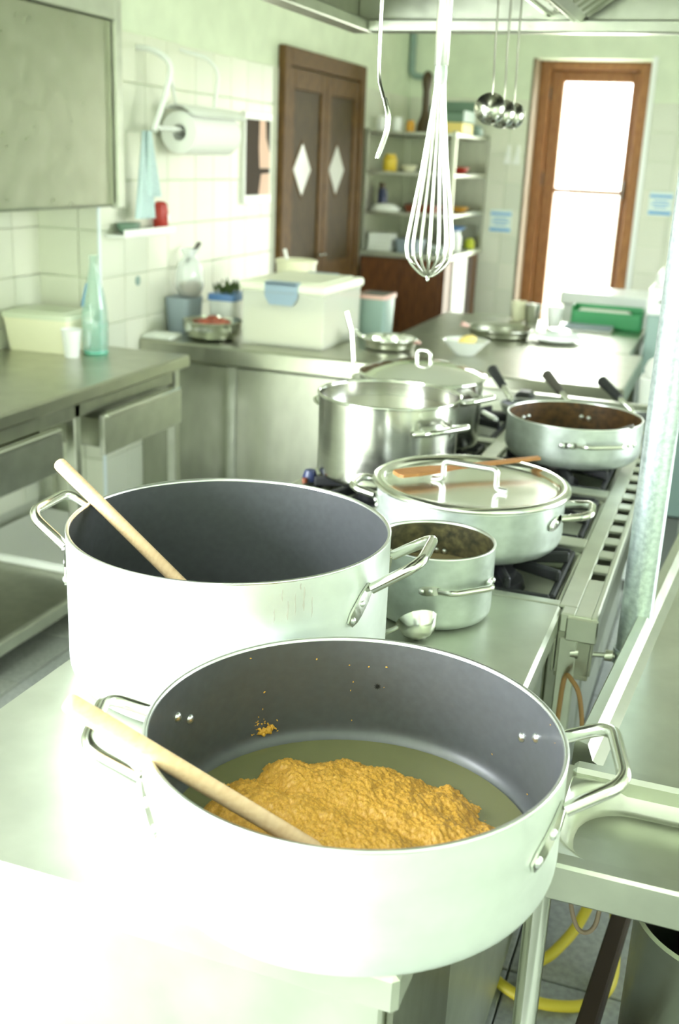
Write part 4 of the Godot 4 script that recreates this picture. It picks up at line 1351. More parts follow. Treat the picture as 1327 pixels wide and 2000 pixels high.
# ------------------------------------------------------------------ things on the walls
func wall_things():
	# paper towel holder: bent white tubes and cover flap
	var t := thing("towel_holder", "white bent-tube wall holder for the paper roll", "holder", Vector3(-2.54, 1.8, -4.7))
	var o := Vector3(2.54, -1.8, 4.7)
	var b := MB.new()
	b.tube(fillet([Vector3(-2.55, 2.128, -4.45) + o, Vector3(-2.47, 2.122, -4.46) + o, Vector3(-2.39, 2.07, -4.48) + o, Vector3(-2.41, 1.95, -4.46) + o, Vector3(-2.43, 1.79, -4.38) + o], 0.05, 6), 0.0135, 14)
	part("near_arm", b, "white_enamel", t)
	b = MB.new()
	b.tube(fillet([Vector3(-2.57, 2.158, -4.88) + o, Vector3(-2.45, 2.13, -4.94) + o, Vector3(-2.40, 2.07, -4.953) + o, Vector3(-2.43, 1.84, -4.946) + o], 0.04, 6), 0.0085, 12)
	part("far_arm", b, "white_enamel", t)
	b = MB.new()
	b.tube([Vector3(-2.43, 1.806, -4.40) + o, Vector3(-2.43, 1.806, -5.10) + o], 0.010, 12)
	part("spindle", b, "white_enamel", t)
	b = MB.new()
	b.tube([Vector3(-2.40, 2.04, -4.48) + o, Vector3(-2.47, 1.90, -4.66) + o], 0.007, 10)
	part("brace", b, "white_enamel", t)
	b = MB.new()
	var fl := []
	var fn := []
	for k in 6:
		var a := deg_to_rad(lerpf(35, 125, k / 5.0))
		fl.append(Vector3(-2.43 + 0.102 * cos(a), 1.806 + 0.102 * sin(a), -4.86) + o)
		fn.append(Vector3(cos(a), sin(a), 0))
	b.ribbon(fl, fn, [0.56, 0.56, 0.56, 0.56, 0.56, 0.56], 0.005)
	part("cover_flap", b, "white_enamel", t)
	b = MB.new()
	b.lathe([Vector2(0.036, -0.235), Vector2(0.088, -0.235), Vector2(0.091, -0.231), Vector2(0.091, 0.231), Vector2(0.088, 0.235), Vector2(0.036, 0.235), Vector2(0.036, -0.235)], 48, Vector3.ZERO, Basis(Vector3(1, 0, 0), PI / 2))
	var s := part("paper_roll", b, "paper", self, Vector3(-2.43, 1.793, -4.845))
	tag(s, "fat white paper towel roll in the wall holder", "paper roll")
	# cloth hung from the near arm
	b = MB.new()
	for q in [[0.0, 0.0, 0.36, 0.075], [0.03, -0.022, 0.27, 0.045]]:
		b.next()
		var rows := []
		for j in 9:
			var f := j / 8.0
			var row := []
			for i in 9:
				var u := i / 8.0 - 0.5
				var w: float = lerpf(q[3] * 0.55, q[3] * 1.6, f)
				row.append(Vector3(q[0] * 0.5 + 0.014 * sin(i * 2.1) * f + 0.01, -f * q[2], q[1] * (0.3 + 1.9 * f) + u * w * 1.2))
			rows.append(row)
		for j in 8:
			for i in 8:
				b.quad(rows[j][i], rows[j][i + 1], rows[j + 1][i + 1], rows[j + 1][i])
				var d := Vector3(-0.006, 0, 0)
				b.quad(rows[j][i] + d, rows[j + 1][i] + d, rows[j + 1][i + 1] + d, rows[j][i + 1] + d)
	s = part("dish_cloth", b, "cloth_aqua", self, Vector3(-2.445, 1.79, -4.325))
	tag(s, "pale aqua cloth hanging below the paper roll holder", "cloth")
	# little shelf with dish and red bottle
	t = thing("soap_shelf", "small white wall shelf under the hanging cloth", "shelf", Vector3(-2.50, 1.352, -4.385))
	b = MB.new()
	b.span(Vector3(-0.05, 0, -0.23), Vector3(0.05, 0.012, 0.225), 0.003)
	part("board", b, "white_plastic", t)
	b = MB.new()
	b.span(Vector3(0.044, 0.012, -0.23), Vector3(0.05, 0.035, 0.225), 0.002)
	part("front_lip", b, "white_plastic", t)
	b = MB.new()
	b.lathe([Vector2(0, 0), Vector2(0.025, 0), Vector2(0.04, 0.025), Vector2(0.043, 0.045), Vector2(0.04, 0.045), Vector2(0.025, 0.012), Vector2(0, 0.008)], 24, Vector3.ZERO, Basis.from_scale(Vector3(0.9, 1, 1.9)), 80)
	s = part("soap_dish", b, "teal_tray", self, Vector3(-2.50, 1.3645, -4.28))
	tag(s, "dull teal dish on the small wall shelf", "dish")
	t = thing("red_dispenser", "red round plastic dispenser on small wall shelf", "dispenser", Vector3(-2.50, 1.3645, -4.565))
	b = MB.new()
	b.lathe([Vector2(0, 0), Vector2(0.032, 0), Vector2(0.040, 0.012), Vector2(0.042, 0.08), Vector2(0.036, 0.11), Vector2(0.022, 0.122), Vector2(0, 0.124)], 28, Vector3.ZERO, Basis.from_scale(Vector3(0.8, 1.05, 1.0)))
	part("body", b, "red_plastic", t)
	b = MB.new()
	b.box(Vector3(0.0345, 0.06, -0.012), Vector3(0.003, 0.026, 0.018), 0.0005)
	part("emblem", b, "white_plastic", t)
	b = MB.new()
	b.lathe([Vector2(0.0, 0.0), Vector2(0.022, 0.0), Vector2(0.022, 0.004), Vector2(0.015, 0.007), Vector2(0, 0.007)], 20, Vector3.ZERO, Basis(Vector3(0, 0, 1), -PI / 2))
	s = part("wall_plug", b, "teal_grey", self, Vector3(-2.548, 1.147, -4.43))
	tag(s, "small round grey plug in the tiled pier", "plug")
	# narrow framed picture
	t = thing("framed_picture", "narrow dark picture in white frame on tiles beside the door", "picture", Vector3(-2.568, 1.70, -5.765))
	b = MB.new()
	b.span(Vector3(0, -0.225, -0.17), Vector3(0.012, 0.21, 0.17), 0.002)
	part("dark_ground", b, "brown_dark", t)
	b = MB.new()
	b.span(Vector3(0, -0.245, -0.18), Vector3(0.02, -0.20, 0.18), 0.003)
	b.span(Vector3(0, 0.19, -0.18), Vector3(0.02, 0.225, 0.18), 0.003)
	b.span(Vector3(0, -0.245, 0.17), Vector3(0.02, 0.225, 0.185), 0.003)
	part("frame", b, "white_plastic", t)
	b = MB.new()
	var pk := Basis(Vector3(0, 0, -1), Vector3(0, 1, 0), Vector3(1, 0, 0))
	b.prism([Vector2(0.03, -0.06), Vector2(0.165, -0.06), Vector2(0.165, 0.02), Vector2(0.11, 0.10), Vector2(0.10, 0.19), Vector2(0.02, 0.19), Vector2(0.015, 0.05)], 0.011, 0.0135, Vector3.ZERO, pk)
	b.prism([Vector2(0.02, -0.20), Vector2(0.165, -0.20), Vector2(0.165, -0.085), Vector2(0.05, -0.09)], 0.011, 0.0135, Vector3.ZERO, pk)
	part("pale_figure", b, "pink_paper", t)
	# two notices on the back wall
	for k in 2:
		var p: Vector3 = [Vector3(-1.77, 1.30, -8.633), Vector3(-0.595, 1.49, -8.633)][k]
		t = thing("wall_notice", ["white notice with blue bands between rack and garden door", "white notice with blue bands right of the garden door"][k], "notice", p)
		b = MB.new()
		b.span(Vector3(-0.085, -0.085, -0.001), Vector3(0.085, 0.085, 0.004), 0.001)
		part("sheet", b, "sign_white", t)
		for q in [[0.052, 0.018, 0.16], [-0.066, 0.022, 0.16], [0.018, 0.008, 0.10], [-0.004, 0.008, 0.13], [-0.026, 0.008, 0.09]]:
			b = MB.new()
			b.box(Vector3(0, q[0], 0.0045), Vector3(q[2], q[1], 0.001), 0.0)
			part("printed_band", b, "blue_print", t)
	# pipe in the corner
	b = MB.new()
	b.tube(fillet([Vector3(-2.545, 2.89, -8.60), Vector3(-2.545, 2.33, -8.60), Vector3(-2.38, 2.315, -8.60)], 0.05, 6), 0.024, 16)
	s = part("corner_pipe", b, "teal_grey", self)
	tag(s, "grey pipe running down the far corner above the rack", "pipe")
	# small bags hung beside the garden door
	b = MB.new()
	for k in 2:
		b.prism([Vector2(-0.035, -0.07), Vector2(0.02, -0.07), Vector2(0.012, 0.06), Vector2(-0.004, 0.075)], 0.0, 0.012, Vector3(k * 0.07, 0, 0))
	s = part("hanging_tags", b, "white_plastic", self, Vector3(-1.75, 1.79, -8.634))
	tag(s, "two small white tags hung on the wall below the ladles", "tag")

# ------------------------------------------------------------------ things on the far counters
func peninsula_things():
	var y := 0.886
	# big flour bin
	var t := thing("flour_bin", "big clear storage box of flour with white lid and blue clips", "storage box", Vector3(-1.90, y, -4.84))
	var b := MB.new()
	var hz := 0.25
	for w in [[Vector3(-0.20, 0, -hz), Vector3(0.20, 0.008, hz)], [Vector3(-0.20, 0.008, -hz), Vector3(-0.195, 0.25, hz)], [Vector3(0.195, 0.008, -hz), Vector3(0.20, 0.25, hz)], [Vector3(-0.195, 0.008, -hz), Vector3(0.195, 0.25, -hz + 0.005)], [Vector3(-0.195, 0.008, hz - 0.005), Vector3(0.195, 0.25, hz)]]:
		b.span(w[0], w[1], 0.002)
	part("tub", b, "clear_tub", t)
	b = MB.new()
	b.span(Vector3(-0.192, 0.009, -hz + 0.008), Vector3(0.192, 0.165, hz - 0.008), 0.012)
	part("flour_fill", b, "flour", t)
	b = MB.new()
	b.span(Vector3(-0.213, 0.243, -hz - 0.013), Vector3(0.213, 0.285, hz + 0.013), 0.010)
	b.span(Vector3(-0.17, 0.285, -hz + 0.03), Vector3(0.17, 0.292, hz - 0.03), 0.004)
	part("lid", b, "cream_lid", t)
	for s in [-1, 1]:
		b = MB.new()
		b.prism([Vector2(-0.078, 0.045), Vector2(-0.078, -0.02), Vector2(-0.055, -0.055), Vector2(0.055, -0.055), Vector2(0.078, -0.02), Vector2(0.078, 0.045)], 0.0, 0.012, Vector3(0, 0.245, (hz + 0.013) * s - (0.012 if s < 0 else 0.0)))
		b.box(Vector3(0, 0.283, hz * s), Vector3(0.156, 0.018, 0.05), 0.005)
		var cl := part("clip", b, "clip_blue", t)
		b = MB.new()
		b.box(Vector3(0, 0.245, (hz + 0.026) * s), Vector3(0.13, 0.006, 0.004), 0.001)
		part("clip_ridge", b, "blue_grey_plastic", cl)
	# steel bowl with meat
	t = thing("steel_bowl", "shiny steel bowl of meat in front of the hanging bag", "bowl", Vector3(-2.265, y, -4.62))
	b = MB.new()
	b.lathe([Vector2(0, 0), Vector2(0.09, 0), Vector2(0.122, 0.02), Vector2(0.135, 0.055), Vector2(0.138, 0.082), Vector2(0.143, 0.085), Vector2(0.138, 0.087), Vector2(0.131, 0.056), Vector2(0.118, 0.022), Vector2(0.088, 0.004), Vector2(0, 0.004)], 56, Vector3.ZERO, Basis(), 75)
	part("bowl", b, "steel_polished", t)
	for k in 9:
		var a := k * 2.399
		var r := 0.024 * sqrt(k + 0.5)
		b = MB.new()
		b.lathe([Vector2(0, -0.022), Vector2(0.022, -0.014), Vector2(0.03, 0), Vector2(0.02, 0.014), Vector2(0, 0.02)], 12, Vector3.ZERO, Basis(Vector3(1, 0, 0.3).normalized(), a) * Basis.from_scale(Vector3(1.2, 0.8, 0.9)), 100)
		var mt := part("meat_chunk", b, "meat_red", self, Vector3(-2.265 + r * cos(a), y + 0.068 + 0.004 * (k % 3), -4.62 + r * sin(a)))
		tag(mt, "reddish meat chunk heaped in the shiny steel bowl", "meat", "meat in the steel bowl")
	# white napkins at the corner
	b = MB.new()
	b.box(Vector3.ZERO, Vector3(0.15, 0.012, 0.13), 0.005)
	b.box(Vector3(0.004, 0.010, 0.0), Vector3(0.135, 0.008, 0.115), 0.003, Basis(Vector3.UP, 0.08))
	var s := part("napkin_stack", b, "cloth_white", self, Vector3(-2.468, y + 0.0065, -4.51))
	tag(s, "small stack of white napkins on the counter's left corner", "napkins")
	b = MB.new()
	taper_box(b, 0.058, 0.075, 0.068, 0.085, 0.0, 0.165, 0.03)
	s = part("grey_tub", b, "blue_grey_plastic", self, Vector3(-2.475, y, -4.745))
	tag(s, "blue-grey tub against the wall behind the steel bowl", "tub")
	# plastic bag with a clipped top
	t = thing("plastic_bag", "clear plastic bag closed with grey clip against the tiles", "bag", Vector3(-2.455, y + 0.1655, -4.76))
	b = MB.new()
	b.lathe([Vector2(0, 0.002), Vector2(0.055, 0.005), Vector2(0.075, 0.05), Vector2(0.07, 0.12), Vector2(0.055, 0.165), Vector2(0.03, 0.19), Vector2(0.05, 0.222), Vector2(0.045, 0.226)], 14, Vector3.ZERO, Basis.from_scale(Vector3(0.9, 1, 1.1)), 120)
	part("bag", b, "wrap", t)
	b = MB.new()
	b.box(Vector3(0.01, 0.205, -0.02), Vector3(0.022, 0.018, 0.16), 0.005, Basis(Vector3(1, 0, 0), 0.55))
	part("clip", b, "handle_grey", t)
	b = MB.new()
	b.lathe([Vector2(0, 0.004), Vector2(0.05, 0.006), Vector2(0.062, 0.04), Vector2(0.04, 0.07), Vector2(0, 0.075)], 14, Vector3.ZERO, Basis(), 120)
	part("contents", b, "brown_red", t)
	# blue lidded tub with herbs on it
	t = thing("herb_tub", "white tub with blue lid left of the flour box", "tub", Vector3(-2.335, y, -4.95))
	b = MB.new()
	taper_box(b, 0.06, 0.09, 0.068, 0.10, 0.0, 0.145, 0.02)
	part("body", b, "white_plastic", t)
	b = MB.new()
	taper_box(b, 0.073, 0.105, 0.071, 0.103, 0.145, 0.175, 0.02)
	part("lid", b, "blue_plastic", t)
	b = MB.new()
	for k in 46:
		var p := Vector3(rng.randf_range(-0.05, 0.05), 0, rng.randf_range(-0.08, 0.08))
		var l := rng.randf_range(0.03, 0.075)
		var tilt := Vector3(rng.randf_range(-0.5, 0.5), 1, rng.randf_range(-0.5, 0.5)).normalized()
		b.ribbon([p, p + tilt * l * 0.5, p + tilt * l], [Vector3(1, 0, 0.2).normalized(), Vector3(1, 0, 0.2).normalized(), Vector3(1, 0, 0.2).normalized()], [0.004, 0.018, 0.003], 0.001)
	s = part("herb_bunch", b, "dark_green", self, Vector3(-2.335, y + 0.176, -4.95))
	tag(s, "bunch of dark green herbs lying on the blue lid", "herbs")
	# round cream tub behind the flour box
	t = thing("round_tub", "round cream tub with spoon handle behind the flour box", "tub", Vector3(-2.17, y, -5.235))
	t.position = Vector3(-2.09, y, -5.215)
	b = MB.new()
	b.lathe([Vector2(0, 0), Vector2(0.075, 0), Vector2(0.085, 0.01), Vector2(0.10, 0.315), Vector2(0.106, 0.318), Vector2(0.106, 0.33), Vector2(0.098, 0.334), Vector2(0.09, 0.328), Vector2(0, 0.328)], 40)
	part("body", b, "cream_plastic", t)
	b = MB.new()
	b.tube([Vector3(-0.05, 0.328, 0.0), Vector3(-0.065, 0.38, 0.0)], 0.008, 10)
	part("spoon_handle", b, "white_plastic", t)
	# clear box with a pinkish rim
	t = thing("pink_rim_box", "clear green-tinted box with pink rim right of flour box", "box", Vector3(-1.655, y, -5.13))
	t.position = Vector3(-1.655, y, -5.215)
	b = MB.new()
	taper_box(b, 0.065, 0.082, 0.07, 0.09, 0.0, 0.18, 0.015)
	part("body", b, "teal_grey", t)
	b = MB.new()
	taper_box(b, 0.076, 0.096, 0.076, 0.096, 0.18, 0.20, 0.015)
	part("rim", b, "pale_pink", t)
	b = MB.new()
	taper_box(b, 0.064, 0.084, 0.064, 0.084, 0.20, 0.2015, 0.012)
	part("cover", b, "handle_grey", t)
	# steel pan with two bits
	t = thing("steel_saute_pan", "shiny shallow steel pan right of the flour box", "pan", Vector3(-1.46, y, -4.83))
	pot_shell(t, 0.115, 0.05, 0.02, 0.003, "steel_pot", "steel_polished", "steel_polished", 0.012)
	b = MB.new()
	b.tube(curve([Vector3(-0.118, 0.035, 0.01), Vector3(-0.15, 0.06, 0.02), Vector3(-0.165, 0.075, 0.03), Vector3(-0.17, 0.05, 0.06)], 5), 0.008, 10)
	part("handle", b, "steel_polished", t)
	b = MB.new()
	b.tube(curve([Vector3(0.118, 0.035, 0.0), Vector3(0.14, 0.045, 0.01), Vector3(0.15, 0.045, 0.03)], 5), 0.007, 10)
	part("handle", b, "pale_pink", t)
	# white bowl with butter
	b = MB.new()
	b.lathe([Vector2(0, 0.002), Vector2(0.04, 0.0), Vector2(0.048, 0.006), Vector2(0.098, 0.062), Vector2(0.108, 0.068), Vector2(0.104, 0.070), Vector2(0.092, 0.062), Vector2(0.045, 0.012), Vector2(0, 0.010)], 48, Vector3.ZERO, Basis(), 70)
	s = part("white_bowl", b, "white_enamel", self, Vector3(-1.11, y, -4.86))
	tag(s, "small white bowl with yellow lump in it on long counter", "bowl")
	b = MB.new()
	b.lathe([Vector2(0, -0.02), Vector2(0.035, -0.012), Vector2(0.046, 0.006), Vector2(0.03, 0.024), Vector2(0, 0.03)], 16, Vector3.ZERO, Basis(Vector3(0, 0, 1), 0.3), 110)
	s = part("butter_lump", b, "butter", self, Vector3(-1.10, y + 0.062, -4.86))
	tag(s, "pale yellow lump heaped in the small white bowl", "food")
	# dark shallow pan with wooden handle end
	t = thing("iron_pan", "wide dark shallow pan with wooden grip on the far table", "pan", Vector3(-1.085, y, -5.50))
	pot_shell(t, 0.15, 0.045, 0.02, 0.004, "steel_panel", "steel_panel", "steel_shiny", 0.015)
	b = MB.new()
	b.tube([Vector3(-0.155, 0.04, 0.02), Vector3(-0.19, 0.055, 0.04)], [0.01, 0.014], 12)
	part("grip", b, "pale_pink", t)
	# wrapped plate
	t = thing("wrapped_plate", "plate wrapped in clear film right of the dark pan", "plate", Vector3(-0.80, y, -5.52))
	b = MB.new()
	b.lathe([Vector2(0, 0), Vector2(0.08, 0), Vector2(0.13, 0.018), Vector2(0.128, 0.021), Vector2(0.08, 0.005), Vector2(0, 0.005)], 40)
	part("plate", b, "white_enamel", t)
	b = MB.new()
	b.lathe([Vector2(0.129, 0.02), Vector2(0.10, 0.045), Vector2(0.05, 0.062), Vector2(0, 0.055)], 18, Vector3.ZERO, Basis(), 80)
	part("film", b, "wrap", t)
	# cups
	for k in 3:
		var p: Vector3 = [Vector3(-1.03, y, -6.10), Vector3(-0.90, y, -6.05), Vector3(-1.12, y, -6.18)][k]
		b = MB.new()
		b.lathe([Vector2(0, 0), Vector2(0.034, 0), Vector2(0.036, 0.004), Vector2(0.045, 0.105), Vector2(0.042, 0.105), Vector2(0.033, 0.008), Vector2(0, 0.007)], 28)
		s = part("beaker", b, ["steel_pot", "cup_plastic", "cream_plastic"][k], self, p)
		tag(s, ["steel beaker between two pale ones before the garden door", "white beaker nearest the green crate before the garden door", "cream beaker leftmost on the table before the garden door"][k], "beaker", "beakers before the garden door")
	# striped tray
	t = thing("wire_tray", "white tray of grey wire bars in front of green crate", "tray", Vector3(-0.71, y, -6.02))
	b = MB.new()
	b.span(Vector3(-0.13, 0, -0.09), Vector3(0.13, 0.008, 0.09), 0.003)
	part("tray", b, "white_plastic", t)
	for k in 6:
		b = MB.new()
		b.tube([Vector3(-0.125, 0.018, -0.075 + k * 0.03), Vector3(0.125, 0.018, -0.075 + k * 0.03)], 0.006, 8)
		part("bar", b, "blue_grey_plastic", t)
	# green crate
	t = thing("green_crate", "green plastic crate on the table below the garden door", "crate", Vector3(-0.63, y, -6.19))
	b = MB.new()
	for w in [[Vector3(-0.19, 0, -0.07), Vector3(0.19, 0.006, 0.07)], [Vector3(-0.19, 0.006, -0.07), Vector3(-0.182, 0.115, 0.07)], [Vector3(0.182, 0.006, -0.07), Vector3(0.19, 0.115, 0.07)], [Vector3(-0.182, 0.006, -0.07), Vector3(0.182, 0.115, -0.062)], [Vector3(-0.182, 0.006, 0.062), Vector3(0.182, 0.09, 0.07)]]:
		b.span(w[0], w[1], 0.003)
	part("shell", b, "green_plastic", t)
	b = MB.new()
	b.box(Vector3(-0.02, 0.06, 0), Vector3(0.30, 0.07, 0.10), 0.02)
	part("white_liner", b, "cloth_white", t)
	# white sink unit by the window, behind the table
	t = thing("sink_unit", "white sink unit under the garden door light, partly hidden", "sink", Vector3(-0.63, 0, -7.0))
	b = MB.new()
	b.span(Vector3(-0.36, 0.92, -0.2), Vector3(0.32, 1.00, 0.2), 0.012)
	part("basin_front", b, "white_enamel", t)
	b = MB.new()
	b.span(Vector3(-0.34, 0, -0.18), Vector3(0.30, 0.92, 0.18), 0.006)
	part("cabinet", b, "white_enamel", t)
	# appliance to the right, half hidden by the post
	t = thing("dish_machine", "grey-green upright appliance with white top behind the post", "appliance", Vector3(-0.14, 0, -6.0))
	b = MB.new()
	b.span(Vector3(-0.25, 0, -0.28), Vector3(0.28, 1.03, 0.28), 0.006)
	part("body", b, "teal_grey", t)
	b = MB.new()
	b.span(Vector3(-0.26, 1.03, -0.29), Vector3(0.29, 1.16, 0.29), 0.01)
	part("hood_top", b, "white_enamel", t)
	b = MB.new()
	b.span(Vector3(-0.24, 1.16, -0.28), Vector3(0.27, 1.235, 0.1), 0.02)
	part("lid", b, "white_enamel", t)
	b = MB.new()
	b.box(Vector3(-0.17, 1.10, 0.295), Vector3(0.06, 0.012, 0.012), 0.003)
	part("badge", b, "handle_grey", t)
	# low white stand with wrapped packs, right of the sideboard
	t = thing("side_stand", "low white stand right of the long counter's end", "stand", Vector3(-0.20, 0, -4.5))
	b = MB.new()
	b.span(Vector3(-0.10, 0.80, -0.20), Vector3(0.16, 0.83, 0.20), 0.004)
	part("top", b, "white_enamel", t)
	for p in [[-0.08, -0.18], [-0.08, 0.18], [0.14, -0.18], [0.14, 0.18]]:
		b = MB.new()
		b.tube([Vector3(p[0], 0, p[1]), Vector3(p[0], 0.80, p[1])], 0.012, 10)
		part("leg", b, "white_enamel", t)
	for k in 2:
		b = MB.new()
		if k == 0: taper_box(b, 0.055, 0.07, 0.06, 0.075, 0.0, 0.12, 0.02)
		else: b.lathe([Vector2(0, 0), Vector2(0.045, 0), Vector2(0.052, 0.03), Vector2(0.04, 0.06), Vector2(0.02, 0.075), Vector2(0, 0.078)], 20, Vector3.ZERO, Basis(), 90)
		s = part("white_pack", b, "white_plastic", self, Vector3(-0.235, 0.8305 + 0.1205 * k, -4.42))
		tag(s, ["square white pack standing on the low stand beside the post", "rounded white pack on top of the square white pack"][k], "pack")

# ------------------------------------------------------------------ rack in the far corner
func rack():
	var x0 := -2.56
	var x1 := -1.905
	var z0 := -8.62
	var z1 := -7.59
	var t := thing("sideboard_cabinet", "brown wooden cabinet under the grey shelf rack", "cabinet", Vector3(-2.23, 0, -8.1))
	var o := Vector3(2.23, 0, 8.1)
	var b := MB.new()
	b.span(Vector3(x0, 0, z0) + o, Vector3(x1 - 0.02, 1.055, z1 - 0.02) + o, 0.004)
	part("body", b, "cabinet_wood", t)
	b = MB.new()
	b.span(Vector3(x0, 1.055, z0) + o, Vector3(x1 + 0.01, 1.09, z1 + 0.01) + o, 0.004)
	part("worktop", b, "steel_worktop", t)
	for k in 2:
		b = MB.new()
		b.span(Vector3(x0 + 0.02 + k * 0.295, 0.12, z1 - 0.02) + o, Vector3(x0 + 0.305 + k * 0.295, 1.035, z1 - 0.002) + o, 0.003)
		part("door", b, "cabinet_wood", t)
	b = MB.new()
	b.span(Vector3(x1 - 0.02, 0.1, z1 - 0.62) + o, Vector3(x1 - 0.006, 1.045, z1 - 0.22) + o, 0.003)
	part("side_panel", b, "white_plastic", t)
	b = MB.new()
	b.span(Vector3(x1 - 0.02, 0.0, z1 - 0.80) + o, Vector3(x1 - 0.006, 1.045, z1 - 0.68) + o, 0.003)
	part("side_panel", b, "brown_dark", t)
	t = thing("shelf_rack", "grey steel shelf rack crowded with kitchenware in the far corner", "shelf", Vector3(-2.23, 1.091, -8.1))
	o = Vector3(2.23, -1.091, 8.1)
	for x in [x0 + 0.015, x1 - 0.015]:
		for z in [z0 + 0.02, z1 - 0.02]:
			b = MB.new()
			b.span(Vector3(x - 0.016, 1.091, z - 0.016) + o, Vector3(x + 0.016, 1.915, z + 0.016) + o, 0.003)
			part("upright", b, "steel_panel", t)
	for y in [1.345, 1.615, 1.88]:
		b = MB.new()
		b.span(Vector3(x0, y, z0 + 0.005) + o, Vector3(x1, y + 0.022, z1 - 0.005) + o, 0.003)
		part("shelf", b, "steel", t)
	b = MB.new()
	b.span(Vector3(x0, 1.095, z0) + o, Vector3(x0 + 0.004, 1.875, z1 - 0.02) + o, 0.0)
	b.span(Vector3(x0, 1.095, z0) + o, Vector3(x1, 1.875, z0 + 0.004) + o, 0.0)
	part("back_sheet", b, "steel_panel", t)
	# items: [name, label, category, shape, material, position, size...]
	var ya := 1.091
	var yb := 1.3675
	var yc := 1.6375
	var yd := 1.9025
	jar("glass_jar", "leftmost pale jar on top of the rack", "jar", "cup_plastic", Vector3(-2.467, yd, -7.703), 0.04, 0.10, "jars on the rack top")
	jar("glass_jar", "second pale jar on top of the rack, beside amber one", "jar", "white_enamel", Vector3(-2.353, yd, -7.683), 0.038, 0.095, "jars on the rack top")
	jar("glass_jar", "amber jar on the rack top beside the tall pepper mill", "jar", "orange_food", Vector3(-2.254, yd, -7.662), 0.03, 0.075, "jars on the rack top")
	jar("glass_jar", "squat white jar on the rack top right of the mill", "jar", "white_enamel", Vector3(-2.082, yd, -7.662), 0.04, 0.08, "jars on the rack top")
	b = MB.new()
	b.lathe([Vector2(0, 0), Vector2(0.06, 0), Vector2(0.056, 0.05), Vector2(0.032, 0.11), Vector2(0.026, 0.15), Vector2(0.026, 0.27), Vector2(0.034, 0.31), Vector2(0.036, 0.345), Vector2(0.028, 0.38), Vector2(0.012, 0.395), Vector2(0, 0.40)], 28, Vector3.ZERO, Basis(), 70)
	var s := part("pepper_mill", b, "mill_wood", self, Vector3(-2.170, yd, -7.724))
	tag(s, "tall dark wooden pepper mill on top of the rack", "pepper mill")
	b = MB.new()
	b.span(Vector3(-0.14, 0, -0.16), Vector3(0.12, 0.075, 0.16), 0.006)
	s = part("yellow_carton", b, "butter", self, Vector3(-2.035, yd, -7.93))
	tag(s, "yellow carton under the green tray on the rack top", "carton")
	b = MB.new()
	for w in [[Vector3(-0.14, 0, -0.17), Vector3(0.13, 0.006, 0.17)], [Vector3(-0.14, 0.006, -0.17), Vector3(-0.134, 0.11, 0.17)], [Vector3(0.124, 0.006, -0.17), Vector3(0.13, 0.08, 0.17)], [Vector3(-0.134, 0.006, -0.17), Vector3(0.124, 0.15, -0.164)], [Vector3(-0.134, 0.006, 0.164), Vector3(0.124, 0.06, 0.17)]]:
		b.span(w[0], w[1], 0.002)
	s = part("green_tray", b, "teal_tray", self, Vector3(-2.040, yd + 0.0755, -7.943))
	tag(s, "dull green open tray on the yellow carton atop the rack", "tray")
	jar("teal_tub", "round teal tub at the right corner of rack top", "tub", "teal_grey", Vector3(-1.962, yd, -8.380), 0.055, 0.075, "")
	# third shelf
	jar("yellow_jug", "yellow jug on the rack's highest inner shelf", "jug", "yellow_plastic", Vector3(-2.405, yc, -7.724), 0.05, 0.115, "")
	bowl("pale_bowl", "pale yellow bowl beside the yellow jug", "bowl", "cream_plastic", Vector3(-2.259, yc, -7.703), 0.06, 0.045)
	bowl("red_dish", "flat red dish at the open side of the rack", "dish", "red_plastic", Vector3(-1.988, yc, -8.068), 0.075, 0.045)
	# second shelf
	jar("navy_bottle", "dark blue bottle at the left of the rack's middle shelf", "bottle", "navy", Vector3(-2.457, yb, -7.755), 0.035, 0.15, "")
	jar("dark_bottle", "black-green bottle behind the dark blue bottle", "bottle", "mill_wood", Vector3(-2.509, yb, -7.891), 0.03, 0.19, "")
	b = MB.new()
	b.lathe([Vector2(0, 0), Vector2(0.10, 0), Vector2(0.11, 0.02), Vector2(0.07, 0.05), Vector2(0, 0.06)], 14, Vector3.ZERO, Basis.from_scale(Vector3(1.0, 0.9, 0.6)), 110)
	s = part("crumpled_towel", b, "cloth_white", self, Vector3(-2.405, yb, -7.672))
	tag(s, "crumpled white towel on the rack's middle shelf", "towel")
	b = MB.new()
	taper_box(b, 0.10, 0.12, 0.115, 0.14, 0.0, 0.05, 0.03)
	s = part("brown_tray", b, "brown_red", self, Vector3(-2.165, yb, -7.807))
	tag(s, "brown red tray right of the crumpled towel", "tray")
	bowl("orange_platter", "platter of orange food at the open side of the rack", "platter", "orange_food", Vector3(-2.004, yb, -8.172), 0.085, 0.035)
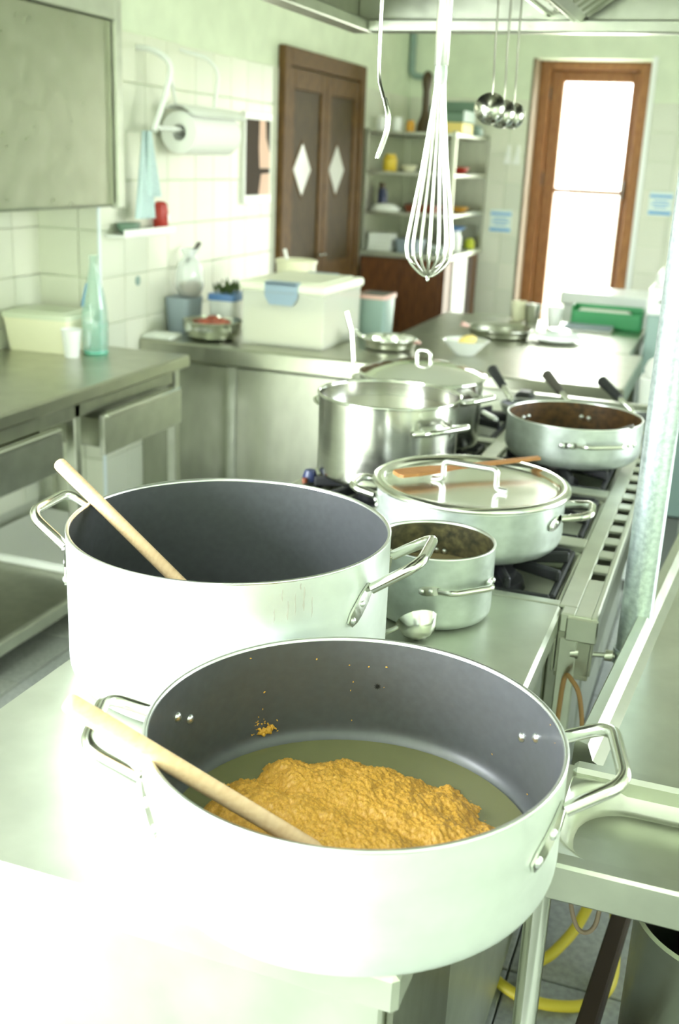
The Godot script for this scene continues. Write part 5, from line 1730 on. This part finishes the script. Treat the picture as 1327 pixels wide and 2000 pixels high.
	# lowest shelf
	for k in 4:
		b = MB.new()
		b.box(Vector3.ZERO, Vector3(0.18, 0.029, 0.16), 0.008, Basis(Vector3.UP, 0.05 * k - 0.08))
		s = part("folded_cloth", b, "cloth_white", self, Vector3(-2.431, ya + 0.0155 + 0.0305 * k, -7.724))
		tag(s, ["bottom folded white cloth of the stack under the rack", "second folded white cloth from the bottom of the stack", "third folded white cloth from the bottom of the stack", "topmost folded white cloth of the stack under the rack"][k], "cloth", "folded cloths under the rack")
	b = MB.new()
	taper_box(b, 0.075, 0.10, 0.09, 0.12, 0.0, 0.09, 0.02)
	s = part("grey_basin", b, "blue_grey_plastic", self, Vector3(-2.228, ya, -7.745))
	tag(s, "blue-grey basin beside the stack of white cloths", "basin")
	bowl("blue_dish", "blue dish on a support at the rack's open side", "dish", "blue_plastic", Vector3(-1.999, ya + 0.145, -8.120), 0.085, 0.03)
	jar("dish_support", "white drum carrying the blue dish", "drum", "white_plastic", Vector3(-1.999, ya, -8.120), 0.05, 0.144, "")
	jar("lime_cup", "yellow-green cup at the far right of the rack", "cup", "lime", Vector3(-1.957, ya, -8.432), 0.04, 0.075, "")
	bowl("glass_dish", "pale glass dish at the front of the brown cabinet top", "dish", "sign_white", Vector3(-2.009, ya, -7.724), 0.07, 0.05)

func jar(called: String, label: String, cat: String, m: String, at: Vector3, r: float, h: float, group: String):
	var t := thing(called, label, cat, at, 0.0, group)
	var b := MB.new()
	b.lathe([Vector2(0, 0), Vector2(r * 0.92, 0), Vector2(r, r * 0.12), Vector2(r, h * 0.72), Vector2(r * 0.72, h * 0.84), Vector2(r * 0.72, h * 0.86), Vector2(0, h * 0.86)], 24)
	part("body", b, m, t)
	b = MB.new()
	b.lathe([Vector2(0, h * 0.86), Vector2(r * 0.78, h * 0.86), Vector2(r * 0.78, h * 0.98), Vector2(r * 0.7, h), Vector2(0, h)], 24)
	part("cap", b, m, t)

func bowl(called: String, label: String, cat: String, m: String, at: Vector3, r: float, h: float):
	var b := MB.new()
	b.lathe([Vector2(0, 0), Vector2(r * 0.5, 0), Vector2(r * 0.62, h * 0.12), Vector2(r * 0.97, h * 0.96), Vector2(r, h), Vector2(r * 0.93, h * 0.96), Vector2(r * 0.55, h * 0.3), Vector2(0, h * 0.28)], 32, Vector3.ZERO, Basis(), 70)
	var s := part(called, b, m, self, at)
	tag(s, label, cat)
